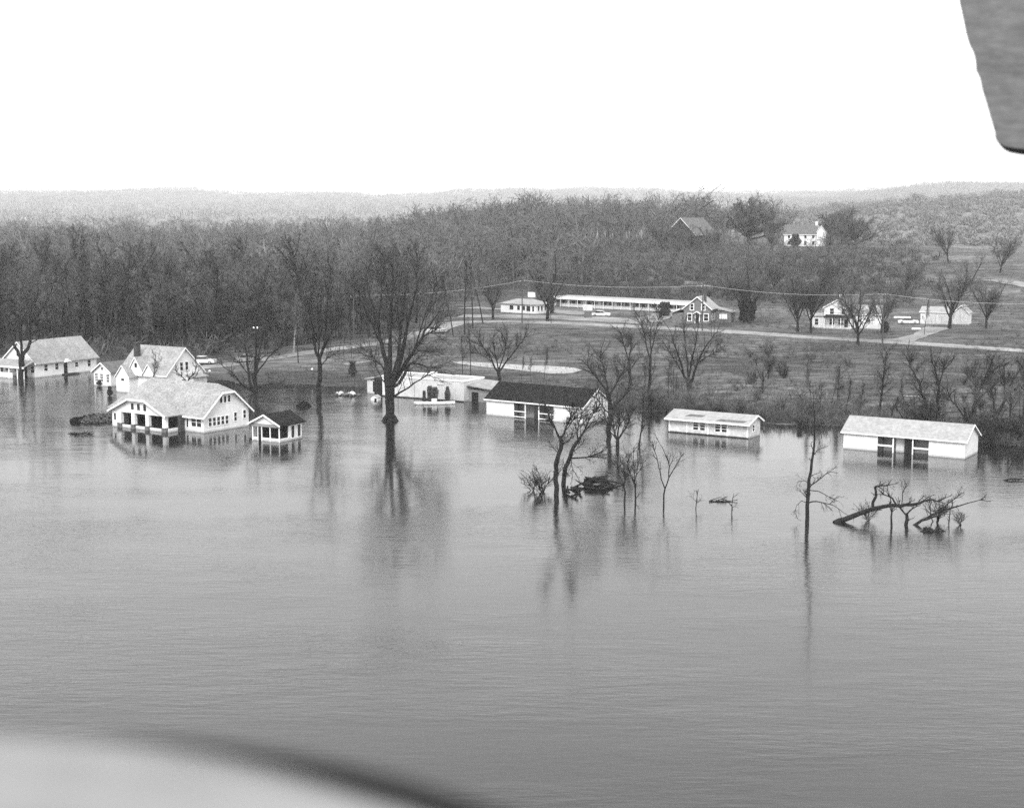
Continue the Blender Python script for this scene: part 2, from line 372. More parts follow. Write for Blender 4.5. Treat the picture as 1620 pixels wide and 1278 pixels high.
def gable_x(par, x0, x1, y0, y1, hw, hr, wall='wall', roof='roof_light', ov=0.45, th=0.14, zb=-1.3, ry=None, end_ov=0.3, ovb=None):
    """walls + gable roof with the ridge along x."""
    ry = (y0 + y1) / 2 if ry is None else ry
    ovb = ov if ovb is None else ovb
    MB().prism([(x0, y0, zb), (x0, y1, zb), (x0, y1, hw), (x0, ry, hr - .05), (x0, y0, hw)], (x1 - x0, 0, 0)).build('wall', wall, par)
    s0 = (hr - hw) / (ry - y0); s1 = (hr - hw) / (y1 - ry)
    r = MB(); a, b = x0 - end_ov, x1 + end_ov
    up = th
    r.slab([(a, y0 - ov, hw - s0 * ov + up), (b, y0 - ov, hw - s0 * ov + up), (b, ry, hr + up), (a, ry, hr + up)], th)
    r.slab([(a, ry, hr + up), (b, ry, hr + up), (b, y1 + ovb, hw - s1 * ovb + up), (a, y1 + ovb, hw - s1 * ovb + up)], th)
    ro = r.build('roof', roof, par)
    f = MB()
    f.prism([(b, y0 - ov, hw - s0 * ov + up - .22), (b, ry, hr + up - .22), (b, ry, hr + up + .02), (b, y0 - ov, hw - s0 * ov + up + .02)], (.05, 0, 0))
    f.prism([(b, ry, hr + up - .22), (b, y1 + ovb, hw - s1 * ovb + up - .22), (b, y1 + ovb, hw - s1 * ovb + up + .02), (b, ry, hr + up + .02)], (.05, 0, 0))
    f.box(a, y0 - ov - .05, hw - s0 * ov + up - .2, b, y0 - ov, hw - s0 * ov + up - .01)
    f.build('fascia', 'trim', ro)
    return ro
def gable_y(par, x0, x1, y0, y1, hw, hr, wall='wall', roof='roof_light', ov=0.4, th=0.14, zb=-1.3, end_ov=0.35, rx=None):
    rx = (x0 + x1) / 2 if rx is None else rx
    MB().prism([(x0, y0, zb), (x1, y0, zb), (x1, y0, hw), (rx, y0, hr - .05), (x0, y0, hw)], (0, y1 - y0, 0)).build('wall', wall, par)
    s0 = (hr - hw) / (rx - x0); s1 = (hr - hw) / (x1 - rx)
    r = MB(); a, b = y0 - end_ov, y1 + end_ov
    r.slab([(x0 - ov, a, hw - s0 * ov + th), (rx, a, hr + th), (rx, b, hr + th), (x0 - ov, b, hw - s0 * ov + th)], th)
    r.slab([(rx, a, hr + th), (x1 + ov, a, hw - s1 * ov + th), (x1 + ov, b, hw - s1 * ov + th), (rx, b, hr + th)], th)
    ro = r.build('roof', roof, par)
    f = MB()
    f.prism([(x0 - ov, a, hw - s0 * ov + th - .22), (rx, a, hr + th - .22), (rx, a, hr + th + .02), (x0 - ov, a, hw - s0 * ov + th + .02)], (0, -.05, 0))
    f.prism([(rx, a, hr + th - .22), (x1 + ov, a, hw - s1 * ov + th - .22), (x1 + ov, a, hw - s1 * ov + th + .02), (rx, a, hr + th + .02)], (0, -.05, 0))
    f.build('fascia', 'trim', ro)
    return ro
def at(px, py, z=0.0):
    p_ = P(px, py, z); return (p_.x, p_.y, z)
R = math.radians

# ---- bungalow with clipped gables
def bungalow():
    t = thing('bungalow', 'white bungalow with pale clipped-gable roof and stone-piered porch standing in floodwater', 'house', at(323, 685), R(-35))
    L, D, hw, hr, hc = 18.5, 8.4, 2.45, 6.05, 5.1
    my = D / 2; s = (hr - hw) / my; ov = .55; xo = 0.5; th = .15
    hy = (hr - hc) / s                                  # half width of the clipped end
    MB().box(-L, 0, -1.4, 0, D, hw).build('wall', 'wall', t)
    MB().prism([(-.25, 0.003, hw), (-.25, D - .003, hw), (-.25, my + hy, hc), (-.25, my - hy, hc)], (.248, 0, 0)).build('gable_wall', 'wall', t)
    r = MB(); e = hw - s * ov + th; xr = -1.4; b = xo; a = -L - xo; xl = a + (my + ov) * .85
    r.slab([(a, -ov, e), (b, -ov, e), (b, my - hy, hc + th), (xr, my, hr + th), (xl, my, hr + th)], th)
    r.slab([(xr, my, hr + th), (b, my + hy, hc + th), (b, D + ov, e), (a, D + ov, e), (xl, my, hr + th)], th)
    r.slab([(b, my - hy, hc + th), (b, my + hy, hc + th), (xr, my, hr + th)], th)
    r.slab([(a, -ov, e), (xl, my, hr + th), (a, D + ov, e)], th)
    ro = r.build('roof', 'roof_light', t)
    f = MB()
    for (p0, p1) in (((b, -ov, e), (b, my - hy, hc + th)), ((b, my - hy, hc + th), (b, my + hy, hc + th)), ((b, my + hy, hc + th), (b, D + ov, e))):
        f.prism([(p0[0], p0[1], p0[2] - .26), (p1[0], p1[1], p1[2] - .26), (p1[0], p1[1], p1[2] + .02), (p0[0], p0[1], p0[2] + .02)], (.06, 0, 0))
    f.box(-4.0, -ov - .06, e - .2, b, -ov, e - .01)
    f.build('fascia', 'trim', ro)
    # porch wing
    x0, x1, yf = -15.3, -4.4, -2.75
    pw, pr_, pc = 2.3, 4.75, 4.0
    mx_ = (x0 + x1) / 2; ps = (pr_ - pw) / (x1 - mx_); ph = (pr_ - pc) / ps; o2 = .4; eo = .5
    pe = pw - ps * o2 + th
    q = MB(); yb = my
    q.slab([(x0 - o2, yf - eo, pe), (mx_ - ph, yf - eo, pc + th), (mx_, yf + 1.0, pr_ + th), (mx_, 2.75, pr_ + th), (x0 - o2, 0.05, pe)], th)
    q.slab([(mx_ + ph, yf - eo, pc + th), (x1 + o2, yf - eo, pe), (x1 + o2, 0.05, pe), (mx_, 2.75, pr_ + th), (mx_, yf + 1.0, pr_ + th)], th)
    q.slab([(mx_ - ph, yf - eo, pc + th), (mx_ + ph, yf - eo, pc + th), (mx_, yf + 1.0, pr_ + th)], th)
    pr2 = q.build('porch_roof', 'roof_light', t)
    f = MB()
    for (p0, p1) in (((x0 - o2, pe), (mx_ - ph, pc + th)), ((mx_ - ph, pc + th), (mx_ + ph, pc + th)), ((mx_ + ph, pc + th), (x1 + o2, pe))):
        f.prism([(p0[0], yf - eo, p0[1] - .24), (p1[0], yf - eo, p1[1] - .24), (p1[0], yf - eo, p1[1] + .02), (p0[0], yf - eo, p0[1] + .02)], (0, -.06, 0))
    f.build('fascia', 'trim', pr2)
    MB().prism([(x0, yf, pw - .15), (x1, yf, pw - .15), (x1, yf, pw), (mx_ + ph, yf, pc - .02), (mx_ - ph, yf, pc - .02), (x0, yf, pw)], (0, .2, 0)).build('porch_gable', 'wall', t)
    for k in (-1.25, 0, 1.25):
        window(t, 'f', mx_ + .1 + k - .3, mx_ + .1 + k + .3, 2.62, 3.55, yf, 'attic_window', bars=0)
    MB().box(x0, yf + .02, -1.4, x0 + .25, 0, pw - .35).box(x0 + .25, yf + .02, -1.4, x0 + 1.35, yf + .22, pw - .16).build('porch_side_wall', 'wall', t)
    window(t, 'f', x0 + .42, x0 + .85, .95, 1.9, yf + .02, 'window', bars=0)
    xs_ = [x0 + 1.6, x0 + 4.35, x0 + 7.2, x1 - .35]
    for x in xs_:
        b_ = MB().box(x - .38, yf - .18, -1.4, x + .38, yf + .58, .62).build('pier', 'stone', t)
        MB().prism([(x - .3, yf - .06, .62), (x + .3, yf - .06, .62), (x + .3, yf + .46, .62), (x - .3, yf + .46, .62)], (0, 0, 1.52)).build('column', 'trim', t)
    for k in range(3):
        MB().box(xs_[k] + .38, yf + .08, -1.4, xs_[k + 1] - .38, yf + .24, .42).build('parapet', 'wall', t)
    MB().box(x0 + .3, -.12, .05, x1, -.02, pw - .1).build('painted_porch_shade', 'dark', t)  # black sheet painting the porch's inner shade over the back wall
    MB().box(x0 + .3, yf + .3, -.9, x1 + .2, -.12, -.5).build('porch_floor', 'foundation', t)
    MB().box(-4.15, -.9, -1.4, -3.55, -.3, 2.2).build('porch_post', 'brickdark', t)
    MB().box(x1 + .05, yf + .3, -1.4, x1 + .25, -.12, .5).build('parapet', 'wall', t)
    # main front windows, then the gable end
    window(t, 'f', -3.35, -3.0, .55, 1.95, 0, 'window', bars=0)
    window(t, 'f', -2.35, -1.5, .75, 1.95, 0); window(t, 'f', -1.32, -.5, .75, 1.95, 0)
    for k in range(5): window(t, 's', .85 + k * .78, 1.38 + k * .78, .8, 1.9, 0)
    window(t, 's', 5.6, 6.1, 1.0, 2.15, 0); window(t, 's', 7.35, 7.85, 1.2, 2.3, 0)
    for k in range(3): window(t, 's', my - 1.2 + k * .75, my - .75 + k * .75, 3.75, 4.65, 0, 'attic_window', bars=0)
bungalow()

# ---- small pavilion with dark roof
def pavilion():
    t = thing('pump_house', 'small white pavilion with dark roof and open posted front beside the bungalow', 'pavilion', at(442, 700), R(-30))
    W, D, hw, hr = 4.5, 4.7, 2.3, 3.4
    MB().prism([(-W, 2.2, -1.3), (0, 2.2, -1.3), (0, 2.2, hw), (-W / 2, 2.2, hr - .05), (-W, 2.2, hw)], (0, D - 2.2, 0)).build('wall', 'wall', t)
    r = MB(); s = (hr - hw) / (W / 2); o, e, th = .45, .4, .14
    r.slab([(-W - o, -e, hw - s * o + th), (-W / 2, -e, hr + th), (-W / 2, D + e, hr + th), (-W - o, D + e, hw - s * o + th)], th)
    r.slab([(-W / 2, -e, hr + th), (o, -e, hw - s * o + th), (o, D + e, hw - s * o + th), (-W / 2, D + e, hr + th)], th)
    ro = r.build('roof', 'roof_dark', t)
    f = MB()
    f.prism([(-W - o, -e, hw - s * o + th - .2), (-W / 2, -e, hr + th - .2), (-W / 2, -e, hr + th + .02), (-W - o, -e, hw - s * o + th + .02)], (0, -.06, 0))
    f.prism([(-W / 2, -e, hr + th - .2), (o, -e, hw - s * o + th - .2), (o, -e, hw - s * o + th + .02), (-W / 2, -e, hr + th + .02)], (0, -.06, 0))
    f.build('fascia', 'trim', ro)
    MB().prism([(-W - .2, 0, hw - .05), (.2, 0, hw - .05), (-W / 2, 0, hr - .02)], (0, .15, 0)).build('gable_panel', 'wall', t)
    MB().box(-W - .1, -.05, hw - .42, .1, .25, hw - .06).build('lintel', 'greywall', t)
    for x in (-W + .06, -W + .95, -W + 1.55, -1.55, -.06):
        MB().box(x - .06, .02, -1.3, x + .06, .14, hw - .4).build('post', 'trim', t)
    MB().box(-W, .14, -1.3, 0, .26, .42).build('kneewall', 'wall', t)
    MB().box(-W + .02, 2.1, -.4, -.02, 2.18, hw - .1).build('painted_back_shade', 'dark', t)  # dark sheet painted as the shade behind the open front
    MB().box(-.14, .3, -1.3, 0, 2.2, .42).build('side_kneewall', 'wall', t)
    MB().box(-.1, 1.9, .4, 0, 2.2, hw).build('post', 'trim', t)
    MB().box(-W + 1.05, -.03, -1.2, -W + 1.5, .01, 1.9).build('door', 'dark', t)
    window(t, 's', 2.45, 3.1, .3, 1.85, 0, bars=0); window(t, 's', 3.75, 4.4, .3, 1.85, 0, bars=0)
pavilion()

# ---- long cabin row / sheds on the right with an open middle bay
def bay_building(name, label, cat, C0, rot, L, D, hw, hr, roof, bay, end, extra):
    t = thing(name, label, cat, C0, rot)
    b0, b1 = bay; zb = -1.3; dp = 1.5
    MB().box(-L, 0, zb, b0, dp, hw).build('wall', 'wall', t)
    MB().box(b1, 0, zb, 0, dp, hw).build('wall', 'wall', t)
    MB().prism([(-L, dp + .003, zb), (-L, D, zb), (-L, D, hw), (-L, D / 2, hr - .05), (-L, dp + .003, hw + (hr - hw) * dp / (D / 2) - .05)], (L, 0, 0)).build('rear_wall', 'greywall' if end is None else end, t)
    for (x, sgn) in ((-L, 0), (-.12, 1)):
        MB().prism([(x - .003 + sgn * .006, 0, hw + .002), (x - .003 + sgn * .006, dp + .01, hw + .002), (x - .003 + sgn * .006, dp + .01, hw + (hr - hw) * dp / (D / 2) - .06)], (.12, 0, 0)).build('gable_panel', 'wall', t)
    s = (hr - hw) / (D / 2); o, e, th = .3, .3, .12
    r = MB()
    r.slab([(-L - e, -o, hw - s * o + th), (e, -o, hw - s * o + th), (e, D / 2, hr + th), (-L - e, D / 2, hr + th)], th)
    r.slab([(-L - e, D / 2, hr + th), (e, D / 2, hr + th), (e, D + o, hw - s * o + th), (-L - e, D + o, hw - s * o + th)], th)
    ro = r.build('roof', roof, t)
    f = MB().box(-L - e, -o - .05, hw - s * o - .06, e, -o, hw - s * o + th - .01)
    f.prism([(e, -o, hw - s * o - .06), (e, D / 2, hr - .06), (e, D / 2, hr + th + .01), (e, -o, hw - s * o + th + .01)], (.05, 0, 0))
    f.prism([(e, D / 2, hr - .06), (e, D + o, hw - s * o - .06), (e, D + o, hw - s * o + th + .01), (e, D / 2, hr + th + .01)], (.05, 0, 0))
    f.build('fascia', 'trim', ro)
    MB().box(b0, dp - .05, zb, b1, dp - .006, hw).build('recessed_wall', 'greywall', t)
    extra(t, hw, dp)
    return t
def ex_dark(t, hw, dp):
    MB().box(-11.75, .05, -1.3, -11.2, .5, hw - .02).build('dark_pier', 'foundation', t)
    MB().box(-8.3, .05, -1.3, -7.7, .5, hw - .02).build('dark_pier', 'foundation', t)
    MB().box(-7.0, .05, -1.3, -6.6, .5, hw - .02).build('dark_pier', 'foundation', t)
    for x in (-9.75, -7.4): MB().box(x - .07, -.12, -1.3, x + .07, .02, hw - .1).build('post', 'trim', t)
    for (x0, x1) in ((-11.7, -9.82), (-7.33, -4.9)):
        for z in (.9, .12): MB().box(x0, -.08, z, x1, -.02, z + .12).build('rail', 'trim', t)
bay_building('cabin_row', 'long white cabin building with dark shingle roof and railed open bay in floodwater', 'cabin', at(922, 671), R(-35), 16.7, 7.1, 2.45, 4.5, 'roof_dark', (-11.8, -4.9), 'wall', ex_dark)
def ex_right(t, hw, dp):
    MB().box(-10.75, .05, -1.3, -10.2, .5, hw - .02).build('dark_pier', 'foundation', t)
    MB().box(-7.5, .3, -1.3, -6.5, 1.2, hw - .02).build('doorway', 'dark', t)
    for x in (-8.8, -6.35): MB().box(x - .07, -.12, -1.3, x + .07, .02, hw - .1).build('post', 'trim', t)
    for (x0, x1) in ((-10.8, -8.87), (-6.28, -4.4)): MB().box(x0, -.08, .72, x1, -.02, .92).build('rail', 'trim', t)
    MB().box(-8.7, .8, -1.3, -7.55, .95, hw - .02).build('grey_partition', 'wall2', t)
bay_building('shed', 'long white shed with pale plain roof and dark doorway in its flooded bay', 'shed', at(1526, 726), R(-32), 15.2, 5.9, 2.2, 3.75, 'roof_white', (-10.8, -4.4), 'wall', ex_right)
def low_shed():
    t = thing('cabin', 'low white cabin with patched whitewashed roof and two pairs of dark windows in floodwater', 'cabin', at(1184, 694), R(-32))
    L, D, hw, hr = 11.6, 3.9, 2.05, 2.75
    ro = gable_x(t, -L, 0, 0, D, hw, hr, 'wall2', 'roof_white', .75, ry=2.3, ovb=.5, end_ov=.35)
    s = (hr - hw) / 2.3
    def patch(x0, x1, y0, y1):
        z = lambda y: hr - s * (2.3 - y) + .145
        MB().prism([(x0, y0, z(y0)), (x1 - .3, y0, z(y0)), (x1, y1, z(y1)), (x0 + .5, y1, z(y1))], (0, 0, .02)).build('bare_patch', 'roof_mid', ro)
    patch(-9.4, -6.6, .35, 1.0); patch(-4.6, -.3, -.4, .2)
    for x in (-11.5, -8.9, -5.8, -3.0, -.15): MB().box(x - .09, -.07, .1, x + .09, 0, hw).build('pilaster', 'trim', t)
    for x in (-7.95, -6.95, -4.75, -3.8):
        window(t, 'f', x, x + .7, .6, 1.75, 0, bars=2)
    window(t, 's', 1.3, 1.9, .8, 1.6, 0)
    MB().box(-L - .05, -.09, -.3, .02, -.02, .13).build('base_shade_strip', 'foundation', t)  # dark strip painted as the shadow along the cabin's base
low_shed()

# ---- white house far left (ridge running back) with porch
def left_house():
    t = thing('farmhouse', 'white house with broad pale roof and columned porch standing in water, below the woods', 'house', at(57, 598), R(-32))
    W, L, hw, hr = 8.7, 14.2, 2.75, 6.2
    gable_y(t, -W, 0, 0, L, hw, hr, 'wall', 'roof_light', .5, end_ov=.35)
    for (y, a, b_) in ((1.9, 1.1, 2.2), (4.4, 1.1, 2.2), (9.0, 1.2, 2.0), (12.0, 1.0, 2.2)): window(t, 's', y, y + .75, a, b_, 0)
    MB().box(-.02, 6.4, .1, .02, 7.25, 2.15).build('door', 'dark', t)
    MB().prism([(0, 6.0, 2.35), (0, 7.7, 2.35), (0, 6.85, 2.9)], (.8, 0, 0)).build('door_hood', 'trim', t)
    MB().box(.03, 5.9, .02, 1.3, 8.9, .22).build('step', 'foundation', t)
    # porch across the near end
    r = MB().slab([(-W - .4, -2.9, 2.2), (.3, -2.9, 2.2), (.3, -.37, 3.15), (-W - .4, -.37, 3.15)], .14).build('porch_roof', 'roof_light', t)
    MB().box(-W - .4, -2.96, 1.9, .3, -2.9, 2.2).build('fascia', 'trim', r)
    for x in (-W + .1, -6.4, -3.9, -1.7, -.1): MB().box(x - .1, -2.7, -1.3, x + .1, -2.5, 2.05).build('post', 'trim', t)
    MB().box(-6.4, -2.66, -1.3, -3.0, -2.56, 1.0).build('kneewall', 'wall', t)
    MB().box(-1.6, -2.66, -1.3, -.1, -2.56, .5).build('kneewall', 'wall', t)
    MB().box(-W, -2.66, .5, -6.4, -2.56, .62).build('rail', 'trim', t)
    for x in (-8.0, -5.6, -1.2): window(t, 'f', x, x + .9, .9, 2.1, 0)
    MB().box(-3.2, -.03, 0, -2.3, .01, 2.1).build('door', 'dark', t)
    window(t, 'f', -4.9, -4.2, 3.7, 4.6, 0, 'attic_window', bars=0)
left_house()
def garden_shed():
    t = thing('garden_shed', 'tiny white gabled outbuilding with three small-paned windows between two white houses', 'outbuilding', at(176, 612), R(-34))
    W, D, hw, hr = 4.3, 4.6, 2.5, 3.9
    gable_y(t, -W, 0, 0, D, hw, hr, 'wall', 'roof_mid', .35)
    for x in (-3.9, -2.6, -1.05): window(t, 'f', x, x + .62, .75, 2.1, 0, bars=2, vbars=1, fw=.07)
    window(t, 'f', -2.35, -1.9, 2.75, 3.2, 0, 'attic_window', bars=0)
    MB().box(.003, 1.5, -1.3, 2.4, 3.5, 2.0).build('side_wall', 'wall', t)
    MB().slab([(0, 1.3, 2.5), (2.6, 1.3, 2.0), (2.6, 3.7, 2.0), (0, 3.7, 2.5)], .1).build('lean_to_roof', 'roof_mid', t)
garden_shed()
def chimney_house():
    c = P(190, 617); rot = R(-32)
    ax = Vector((math.cos(rot), math.sin(rot), 0)); c = c + ax * 10.8
    t = thing('cottage', 'white gabled cottage with dark brick chimney and steep front dormers behind the bungalow', 'house', (c.x, c.y, 0), rot)
    L, D, hw, hr = 10.8, 8.4, 3.2, 7.2
    gable_x(t, -L, 0, 0, D, hw, hr, 'wall', 'roof_light', .35, end_ov=.25)
    # projecting front wings
    def wing(x0, x1, yf, h0, h1, depth, dormer=False):
        mxx = (x0 + x1) / 2; s = (h1 - h0) / ((x1 - x0) / 2); zb = hw - .5 if dormer else -1.3
        MB().prism([(x0, yf, zb), (x1, yf, zb), (x1, yf, h0), (mxx, yf, h1), (x0, yf, h0)], (0, depth, 0)).build('front_gable_wall', 'wall', t)
        r = MB(); o = .22
        r.slab([(x0 - o, yf - .2, h0 - s * o + .12), (mxx, yf - .2, h1 + .12), (mxx, yf + depth, h1 + .12), (x0 - o, yf + depth, h0 - s * o + .12)], .1)
        r.slab([(mxx, yf - .2, h1 + .12), (x1 + o, yf - .2, h0 - s * o + .12), (x1 + o, yf + depth, h0 - s * o + .12), (mxx, yf + depth, h1 + .12)], .1)
        ro = r.build('front_gable_roof', 'roof_light', t)
        f = MB()
        f.prism([(x0 - o, yf - .2, h0 - s * o - .06), (mxx, yf - .2, h1 - .06), (mxx, yf - .2, h1 + .13), (x0 - o, yf - .2, h0 - s * o + .13)], (0, -.05, 0))
        f.prism([(mxx, yf - .2, h1 - .06), (x1 + o, yf - .2, h0 - s * o - .06), (x1 + o, yf - .2, h0 - s * o + .13), (mxx, yf - .2, h1 + .13)], (0, -.05, 0))
        f.build('fascia', 'trim', ro)
    wing(-9.6, -6.6, -1.9, 2.6, 4.4, 3.4)
    wing(-8.0, -5.0, -.5, 3.6, 5.7, 3.0, True)
    wing(-4.8, -2.3, -.5, 3.1, 4.7, 2.4, True)
    window(t, 'f', -6.7, -6.1, 4.05, 4.85, -.5, bars=0)
    window(t, 'f', -10.45, -9.95, .7, 2.0, 0, bars=0); window(t, 'f', -8.4, -7.7, 1.9, 2.3, -1.9, bars=0)
    window(t, 's', 3.1, 3.75, 3.6, 4.9, 0); window(t, 's', 4.3, 4.95, 3.6, 4.9, 0)
    window(t, 's', 3.3, 4.0, .9, 2.1, 0); window(t, 's', 5.4, 6.1, .9, 2.1, 0)
    ch = MB().box(-8.7, 1.3, 3.0, -7.9, 2.1, 8.0).build('chimney', 'brickdark', t)
    MB().box(-8.78, 1.22, 7.8, -7.82, 2.18, 7.98).build('chimney_cap', 'brickdark', ch)
    MB().box(.003, 4.5, -1.3, 1.6, 7.6, 2.4).build('side_porch', 'wall2', t)
    MB().slab([(0, 4.3, 2.9), (1.9, 4.3, 2.45), (1.9, 7.8, 2.45), (0, 7.8, 2.9)], .12).build('side_porch_roof', 'roof_light', t)
chimney_house()

# ---- flat-roofed white building
def flat_building():
    t = thing('flat_roofed_store', 'long white flat-roofed building behind the big dark tree at the water edge', 'building', at(734, 636), R(-29.5))
    L, D, h = 15.4, 6.2, 3.15
    MB().box(-L, 0, -1.2, 0, D, h).build('wall', 'stucco', t)
    p_ = MB().box(-L - .08, -.08, h, .08, .22, h + .22).box(-L - .08, D - .22, h, .08, D + .08, h + .22).box(-L - .08, .22, h, -L + .22, D - .22, h + .22).box(-.22, .22, h, .08, D - .22, h + .22)
    p_.build('parapet', 'trim', t)
    MB().box(-L + .2, .2, h, -.2, D - .2, h + .05).build('roof', 'roof_white', t)
    ch = MB().box(-6.9, 1.0, h, -6.1, 1.8, h + .95).build('chimney', 'trim', t)
    MB().box(-6.98, .92, h + .95, -6.02, 1.88, h + 1.1).build('chimney_cap', 'trim', ch)
    MB().box(-L, -.05, -.3, 0, -.002, .16).build('foundation', 'foundation', t)
    MB().box(-4.9, -.06, 2.35, -3.7, -.003, 2.5).build('lintel', 'greywall', t)
    window(t, 'f', -4.75, -3.85, .3, 2.2, 0, 'door', m='wall2', bars=0)
    for x in (-12.4, -9.3): MB().box(x, -.03, .2, x + .08, -.002, h).build('wall_joint', 'greywall', t)
    # darker left end
    MB().box(-L - 2.0, .6, -1.2, -L - .003, D - .5, 2.9).build('left_bay_wall', 'foundation', t)
    MB().box(-L - 1.85, .52, -.4, -L - .25, .6, 2.75).build('tall_dark_doorway', 'dark', t)
    MB().box(-L - 4.1, 1.6, -.3, -L - 2.003, D - .8, 2.3).build('left_annex_wall', 'stucco', t)
    MB().slab([(-L - 4.4, 1.2, 2.5), (-L - 2.0, 1.2, 2.75), (-L - 2.0, D - .5, 2.75), (-L - 4.4, D - .5, 2.5)], .14).build('left_annex_roof', 'roof_white', t)
    MB().box(-L - 2.95, 1.55, .35, -L - 2.15, 1.6, 2.1).build('window', 'dark', t)
    # right lean-to
    MB().box(.003, 1.4, -.3, 4.2, D - .3, 1.9).build('right_annex_wall', 'greywall', t)
    MB().slab([(0, .8, 2.6), (4.6, .8, 2.15), (4.6, D, 2.75), (0, D, 3.0)], .14).build('right_annex_roof', 'roof_light', t)
    MB().box(.6, 1.36, -.2, 1.8, 1.4, 1.5).build('doorway', 'dark', t)
flat_building()

# ---- motel group across the road
def base(px, py):
    g_ = G(px, py); return (g_.x, g_.y, g_.z - .05)
def motel():
    b0 = Vector(base(877, 484)); rot = R(-40.5); ax = Vector((math.cos(rot), math.sin(rot), 0)); L = 46.0
    zc = min(H1(b0.x + ax.x * k, b0.y + ax.y * k) for k in range(0, 47, 4))
    e = b0 + ax * L
    t = thing('motel', 'long low white motel wing with flat bright roof and a row of doors and windows', 'motel', (e.x, e.y, max(zc, b0.z - .6)), rot)
    D, h = 7.0, 2.55
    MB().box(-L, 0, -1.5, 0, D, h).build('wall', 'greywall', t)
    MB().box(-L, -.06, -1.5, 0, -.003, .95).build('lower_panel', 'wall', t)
    r = MB().box(-L - .6, -1.5, h, .6, D + .5, h + .3).build('roof', 'roof_white', t)
    MB().box(-L - .65, -1.56, h - .32, .65, -1.5, h + .34).build('fascia', 'trim', r)
    k = 0; x = -L + .8
    while x < -1.6:
        if k % 3 == 2: MB().box(x, -.09, -.6, x + .9, -.05, 2.05).build('door', 'wall', t); x += 1.6
        else: window(t, 'f', x, x + 1.35, 1.0, 2.1, 0, bars=0); x += 1.95
        k += 1
    for k in range(0, 16): MB().box(-L + .2 + k * 3.03, -1.4, -1.5, -L + .3 + k * 3.03, -1.3, h - .01).build('post', 'trim', t)
motel()
def office():
    t = thing('motel_office', 'small white motel office with pale hipped roof and dark windows beside the road', 'building', base(848, 497), R(-36))
    L, D, h, hr = 11.5, 6.5, 2.5, 3.7
    MB().box(-L, 0, -.8, 0, D, h).build('wall', 'wall', t)
    o = .5
    r = MB(); a, b_, c_, d_ = (-L - o, -o, h), (o, -o, h), (o, D + o, h), (-L - o, D + o, h); e0, e1 = (-L + 3, D / 2, hr), (-3, D / 2, hr)
    i = len(r.v); r.v += [a, b_, c_, d_, e0, e1]; r.f += [(0, 1, 5, 4), (1, 2, 5), (2, 3, 4, 5), (3, 0, 4), (3, 2, 1, 0)]
    r.build('roof', 'roof_light', t)
    for (x, w_, z0, m_) in ((-8.6, 1.3, .9, 'glass'), (-6.1, .9, .9, 'glass'), (-4.6, 1.1, .9, 'glass'), (-3.1, 1.3, .7, 'dark'), (-1.2, .6, .7, 'glass')):
        window(t, 'f', x, x + w_, z0, 2.1, 0, m=m_, bars=0)
    for y in (.7, 2.2, 3.8): window(t, 's', y, y + .8, .8, 2.1, 0, bars=0)
office()
def sign():
    g_ = base(841, 493); t = thing('motel_sign', 'white rectangular signboard on a tall pole behind the motel office', 'sign', g_, R(-25))
    MB().tube((0, 0, 0), (0, 0, 4.2), .1).build('pole', 'metal', t)
    b_ = MB().box(-1.05, -.14, 4.0, 1.05, .14, 5.25).build('board', 'trim', t)
    MB().box(-1.12, -.1, 3.94, 1.12, .1, 4.0).box(-1.12, -.1, 5.25, 1.12, .1, 5.32).build('frame', 'metal', b_)
    g_ = base(930, 503); t = thing('roadside_sign', 'pale brick-footed sign with white panel at the parking lot edge', 'sign', g_, R(-25))
    MB().box(-.9, -.35, 0, .9, .35, 1.9).build('pillar', 'stone', t)
    MB().box(-1.3, -.2, 1.9, 1.2, .2, 3.2).build('board', 'wall2', t)
    MB().box(-1.35, -.23, 3.15, 1.25, .23, 3.28).build('cap', 'trim', t)
sign()
